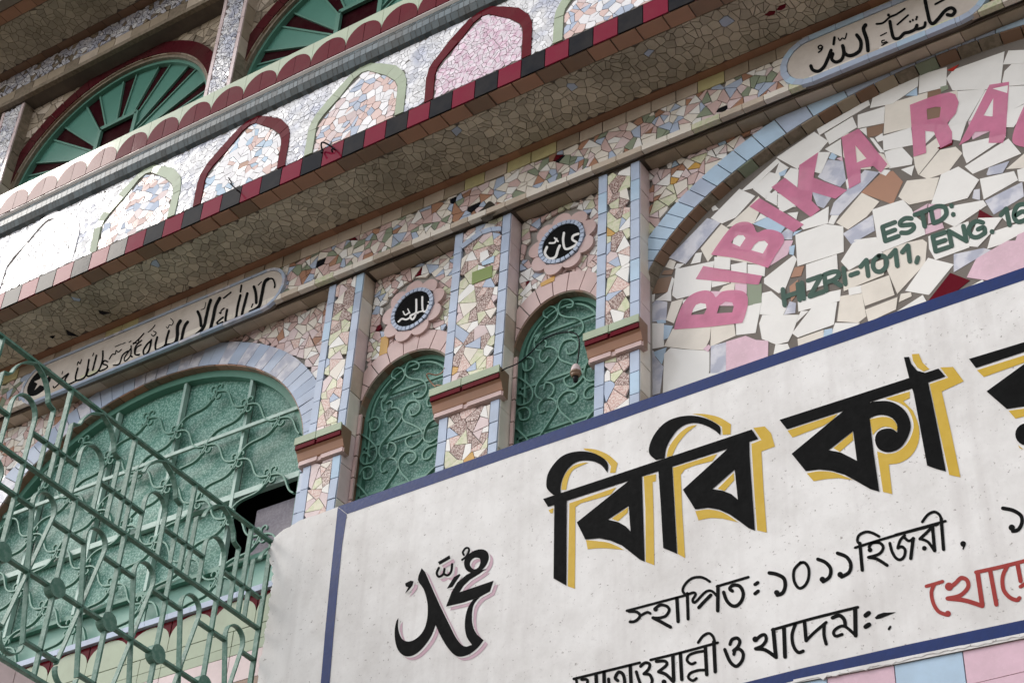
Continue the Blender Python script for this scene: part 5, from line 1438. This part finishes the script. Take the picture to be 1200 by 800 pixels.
# ---- small lines of lettering
C4, C5, C6, C7_, C8_ = (730, 590, 5.333), (900, 580, 5.333), (1050, 570, 5.333), (660, 700, 6), (840, 690, 5.4545)
small = [
 (C4, m_blackp, [(16, [(25, 668), (390, 572)]), (19, [(38, 672), (85, 675), (107, 695), (98, 717), (72, 735), (45, 737)]), (17, [(105, 702), (150, 678), (172, 685)])], ()),
 (C4, m_blackp, [(19, [(200, 655), (235, 632), (275, 640), (290, 665), (268, 700), (225, 713), (187, 712)]), (22, [(190, 712), (240, 738), (298, 770)])], [(205, 658, 15)]),
 (C4, m_blackp, [(23, [(338, 590), (346, 735)])], ()),
 (C4, m_blackp, [(20, [(403, 560), (408, 720)]), (17, [(400, 575), (375, 545), (388, 505), (430, 467), (480, 458), (515, 468), (543, 486)])], ()),
 (C4, m_blackp, [(17, [(395, 570), (440, 555), (455, 567), (437, 600), (452, 615), (515, 552), (555, 545), (590, 578)]), (22, [(475, 648), (510, 610), (550, 570)]), (23, [(595, 515), (593, 668)])], ()),
 (C4, m_blackp, [(17, [(588, 516), (785, 458)]), (22, [(685, 545), (668, 530), (690, 508), (730, 515), (752, 555), (745, 600), (715, 635), (680, 635), (648, 602), (630, 552)])], ()),
 (C4, m_blackp, [(22, [(826, 504), (844, 492)]), (22, [(826, 562), (846, 545)])], ()),
 (C4, m_blackp, [(24, [(915, 432), (960, 440), (1005, 465), (1015, 510), (1000, 555), (965, 570)])], [(962, 555, 17)]),
 (C5, m_blackp, [(19, [(205, 420), (165, 465), (163, 530), (190, 578), (225, 570), (252, 525), (255, 460), (230, 422), (200, 424)])], ()),
 (C5, m_blackp, [(23, [(312, 400), (360, 420), (392, 460), (385, 510), (345, 540)])], [(341, 526, 18)]),
 (C5, m_blackp, [(23, [(435, 362), (490, 385), (518, 430), (508, 480), (460, 510)])], [(452, 496, 18)]),
 (C5, m_blackp, [(17, [(545, 328), (800, 250), (1062, 182)]), (22, [(575, 300), (590, 468)]), (18, [(578, 310), (560, 285), (570, 250), (610, 230), (650, 235), (695, 258)])], ()),
 (C5, m_blackp, [(19, [(632, 325), (650, 300), (695, 297), (720, 320), (712, 350), (685, 372), (628, 388)]), (21, [(630, 388), (680, 398), (745, 438)])], [(638, 342, 15)]),
 (C5, m_blackp, [(19, [(762, 300), (775, 350), (798, 390), (825, 403), (850, 385), (858, 345), (838, 322), (812, 330)]), (18, [(812, 325), (828, 280), (855, 252)]), (18, [(850, 262), (880, 285), (912, 270)]), (22, [(908, 270), (893, 395)])], ()),
 (C6, m_blackp, [(20, [(225, 255), (150, 327)]), (18, [(150, 325), (200, 345), (240, 400)]), (22, [(228, 240), (242, 400)]), (16, [(-5, 302), (310, 215)])], [(178, 385, 15)]),
 (C6, m_blackp, [(18, [(165, 220), (200, 175), (240, 158), (273, 178), (290, 225)]), (22, [(283, 200), (298, 392)])], ()),
 (C6, m_blackp, [(10, [(432, 360), (420, 388)])], [(420, 357, 18)]),
 (C6, m_blackp, [(24, [(668, 135), (730, 148), (780, 180), (788, 225), (765, 268), (730, 278)])], [(724, 256, 20)]),
 (C6, m_redp, [(22, [(190, 622), (240, 608), (292, 592)]), (24, [(240, 610), (222, 660), (235, 730), (268, 780), (318, 800)])], [(325, 793, 19)]),
 (C6, m_redp, [(26, [(335, 632), (375, 600), (408, 570), (445, 585), (450, 630), (400, 680), (322, 698)]), (28, [(325, 698), (430, 710), (540, 745)])], [(332, 624, 26)]),
 (C6, m_redp, [(30, [(510, 535), (540, 742)]), (24, [(500, 535), (660, 500), (830, 457)])], ()),
 (C6, m_redp, [(28, [(590, 530), (628, 736)])], ()),
 (C6, m_redp, [(26, [(700, 490), (668, 560), (672, 640), (710, 690), (755, 708), (772, 695)])], ()),
 (C6, m_redp, [(28, [(760, 485), (780, 590)]), (24, [(778, 625), (820, 600), (880, 570)])], ()),
 (C7_, m_blackp, [(19, [(75, 570), (300, 515), (540, 456)]), (20, [(92, 575), (96, 600), (82, 650)]), (20, [(130, 575), (172, 578), (160, 640)]), (26, [(232, 535), (238, 680)])], ()),
 (C7_, m_blackp, [(26, [(288, 520), (290, 680)])], ()),
 (C7_, m_blackp, [(22, [(325, 660), (320, 570)]), (24, [(385, 582), (367, 562), (392, 522), (425, 545), (432, 620), (405, 680)])], ()),
 (C7_, m_blackp, [(26, [(472, 480), (482, 680)])], ()),
 (C7_, m_blackp, [(22, [(545, 482), (575, 457), (608, 465), (602, 500), (568, 535)]), (22, [(570, 535), (610, 542), (626, 590), (590, 645), (545, 605), (515, 520)])], ()),
 (C7_, m_blackp, [(19, [(615, 437), (850, 380), (1088, 315)]), (22, [(655, 448), (715, 445), (728, 472), (672, 518)]), (24, [(672, 520), (725, 540), (775, 590)]), (26, [(772, 405), (778, 582)])], [(710, 592, 18)]),
 (C7_, m_blackp, [(26, [(825, 395), (835, 575)])], ()),
 (C7_, m_blackp, [(20, [(985, 375), (930, 385), (885, 405), (872, 440), (900, 465), (930, 455)]), (26, [(1000, 345), (1010, 540)]), (20, [(1000, 508), (950, 510), (895, 530), (882, 562), (912, 582), (938, 566)])], ()),
 (C7_, m_blackp, [(20, [(950, 315), (983, 270), (1025, 250), (1055, 275), (1068, 320)]), (26, [(1060, 310), (1070, 520)])], ()),
 (C8_, m_blackp, [(22, [(85, 352), (98, 322), (130, 312), (148, 335), (135, 368), (108, 392)]), (22, [(110, 415), (120, 385), (150, 385), (170, 415), (160, 460), (125, 492), (85, 462), (52, 385)])], ()),
 (C8_, m_blackp, [(22, [(250, 325), (280, 298), (308, 292), (316, 325), (290, 362), (248, 380)]), (24, [(250, 380), (310, 388), (380, 435)]), (26, [(362, 258), (378, 432)])], [(247, 320, 19)]),
 (C8_, m_blackp, [(19, [(355, 260), (620, 185), (902, 115)]), (26, [(430, 245), (437, 432)])], ()),
 (C8_, m_blackp, [(22, [(503, 225), (482, 290), (490, 360), (520, 403), (553, 395)])], ()),
 (C8_, m_blackp, [(24, [(562, 215), (572, 328)]), (20, [(572, 330), (620, 280), (700, 212)]), (22, [(688, 225), (686, 290), (700, 350)])], ()),
 (C8_, m_blackp, [(24, [(740, 183), (785, 168), (815, 195), (822, 235)]), (20, [(802, 288), (762, 300), (747, 275), (775, 245), (820, 238), (885, 292)]), (27, [(885, 130), (888, 296)])], ()),
 (C8_, m_blackp, [(30, [(952, 168), (972, 152)]), (30, [(952, 240), (974, 226)]), (15, [(1100, 255), (1110, 240)])], ()),
]
for crop, m_, st_, bl in small:
    glyph(sg, 'small_letter', crop, st_, YSG, m_, .0014, bl)
glyph(sg, 'small_letter', C8_, (), YSG, m_blackp, .0014, (), [[(1010, 182), (1030, 162), (1065, 150), (1147, 147), (1085, 172), (1045, 188), (1020, 192)]])

# ============================================================ IRON GRILLE of the side gallery (plane x = -5.1)
XG = -5.1
gr = thing('iron_grille', (XG, -1.0, 4.88), 'green iron grille of arched straps and round bosses beside the painted sign', 'grille')
t_ = .0055; wx = .013
def gbox(y0, z0, y1, z1, name):
    return MB().box(XG-wx, y0, z0, XG+wx, y1, z1, m_iron).build(name, gr)
def gstrap(pts, name, w=.0065, hw=wx):
    q = pts
    o = MB(); o.strip(ribbon(q, w, 0, False), FX(XG), -hw, hw, m_iron); return o.build(name, gr)
YE = -.075
Y0 = -3.2
for z in (6.215, 5.742, 5.305): gbox(Y0, z-t_, YE, z+t_, 'rail')
gbox(Y0, 4.90, YE, 4.915, 'rail')
tm = [-1.675-.4095*k for k in range(-4, 4)]
proto = None
def rep(build, offs):
    first = build()
    for d in offs: copy_of(first, gr, (0, d, 0))
offs = [.4095*k for k in range(1, 5)]+[-.4095*k for k in range(1, 4)]
c0 = -1.675
ol = [(c0-.15, 5.748), (c0-.15, 6.062), (c0-.112, 6.078), (c0-.098, 6.12), (c0-.06, 6.175), (c0, 6.209)]
rep(lambda: gstrap([ol[0], ol[1]], 'ogee_strap'), offs)
rep(lambda: gstrap([(c0+.15, 5.748), (c0+.15, 6.062)], 'ogee_strap'), [o for o in offs if c0+.15+o < YE])
rep(lambda: gstrap(smooth(ol[1:], 3), 'ogee_strap'), offs)
rep(lambda: gstrap(smooth([(2*c0-a, b) for a, b in ol[1:]], 3), 'ogee_strap'), [o for o in offs if c0+.1+o < YE])
Uh = lambda c, hw, zt_, zb_, r: [(c-hw, zb_), (c-hw, zt_-r)]+[(c+hw*cos(t), zt_-r+r*sin(t)) for t in lin(pi, 0, 12)]+[(c+hw, zt_-r), (c+hw, zb_)]
rep(lambda: gstrap(Uh(c0, .068, 6.035, 5.748, .085), 'arch_strap'), [o for o in offs if c0+.07+o < YE+.06])
def g_rail2(z, a, b, pitch, cc, n):
    for k in n:
        y0, y1 = cc+pitch*k+a, cc+pitch*(k+1)-a
        y1 = min(y1, YE)
        if y1 > y0: gbox(y0, z-t_, y1, z+t_, 'short_rail')
g_rail2(5.895, .068, 0, .4095, c0, range(-3, 5))
rep(lambda: gbox(c0+.215-t_, 5.748, c0+.215+t_, 6.209, 'upright'), [o for o in offs if c0+.215+o < YE])
gbox(YE-.012, 4.9, YE, 6.21, 'upright')
gbox(Y0, 4.9, Y0+.014, 6.21, 'upright')
# lower register: hourglass straps
c1 = -1.147; p1 = .3055
offs1 = [p1*k for k in range(1, 4)]+[-p1*k for k in range(1, 7)]
hg = Uh(c1, .060, 5.682, 5.575, .058)
def hour():
    top_ = [(c1+.060*cos(t), 5.62+.060*sin(t)) for t in lin(pi, 0, 12)]
    a = [(c1-.060, 5.60)]+top_+[(c1+.060, 5.60)]
    return gstrap(a, 'arch_strap')
rep(hour, offs1)
rep(lambda: gstrap([(c1-.060, 5.60), (c1, 5.305), (c1+.060, 5.01)], 'cross_strap'), offs1)
rep(lambda: gstrap([(c1+.060, 5.60), (c1+.001, 5.305), (c1-.060, 5.01)], 'cross_strap', .0065, wx*.93), offs1)
rep(lambda: gstrap([(c1+.060*cos(t), 5.0-.060*sin(t)) for t in lin(pi, 0, 12)], 'arch_strap'), offs1)
g_rail2(5.58, .060, 0, p1, c1, range(-6, 4))
g_rail2(5.025, .060, 0, p1, c1, range(-6, 4))
def disc():
    o = MB(); n = 20; c = (c1-p1/2, 5.308); r = .043
    q = blob(c, r, n)
    o.prism(q, FX(XG), -.019, .021, m_iron)
    return o.build('boss', gr)
rep(disc, offs1)
rep(lambda: gbox(c1-p1/2-t_*.9, 4.915, c1-p1/2+t_*.9, 5.737, 'upright'), offs1)
# low pink-tiled wall carrying the grille
lw = thing('gallery_wall', (XG, -1.6, 0), 'low wall capped with pink tiles at the lower left corner, under the green grille', 'wall')
MB().box(XG-.25, Y0, 0, XG-.03, -.10, 4.84, m_wall).build('wall_body', lw)
y = Y0
while y < -.3:
    MB().box(XG-.27, y+.002, 4.70, XG+.012, y+.148, 4.885, m_pinkw).build('coping_tile', lw)
    y += .15

# ============================================================ BULB, WIRES
CAb = (590, 370, 5)
wy = -.045
def wpts(pts, y, crop=CAb):
    return [(p[0], y, p[1]) for p in W(crop, smooth(pts, 5), y)]
wire = MB().tube(wpts([(-12, 322), (20, 305), (80, 280), (150, 225), (230, 145), (300, 108), (380, 96), (430, 110), (445, 160), (440, 225), (432, 280)], wy), .0035, m_black, 6)
lb = thing('hanging_bulb', (-3.42, wy, 6.64), 'small unlit bulb in pale holder on drooping black wire before the right small window', 'light bulb')
wire.build('flex', lb, shade=True)
bx, bz = onY(590+425/5, 370+285/5, wy)
h = MB().lathe([(.001, .0), (.014, -.004), (.020, -.016), (.024, -.034), (.025, -.046), (.0, -.046)], (bx, wy, bz), m_pinkw, 18); h.build('holder', lb, shade=True)
h = MB().lathe([(.026, -.044), (.027, -.052), (.022, -.058), (.022, -.064), (.017, -.070), (.001, -.070)], (bx, wy, bz), m_brown, 18); h.build('collar', lb)
h = MB().lathe([(.011, -.070), (.013, -.085), (.009, -.100), (.001, -.106)], (bx, wy, bz), m_black, 14); h.build('lamp', lb, shade=True)
def wirething(label, pts, crop, y, r, m_=m_black, name='bent_wire', cat='wire'):
    P = [(p[0], y+(.02*sin(3.0*i/len(pts))), p[1]) for i, p in enumerate(W(crop, smooth(pts, 5), y))]
    o = MB().tube(P, r, m_, 6).build(name, shade=True)
    tag(o, label, cat)
    return o
wirething('dark bent wire loop sticking out of the red and black tile edge of the balcony', [(625, 715), (622, 690), (645, 678), (675, 685), (690, 705), (680, 715)], (220, 0, 4), YB-.035, .005)
wirething('thin dark wire poking up over the maroon niche on the balcony front', [(470, 112), (480, 140), (500, 160), (515, 172), (518, 180)], (150, 180, 4), YB-.03, .0035)
wirething('rusty hooked wire in front of the left small green window', [(655, 655), (600, 685), (570, 700), (560, 720), (590, 755), (625, 768), (670, 766)], (390, 300, 5), -.012, .0035, m_terra)
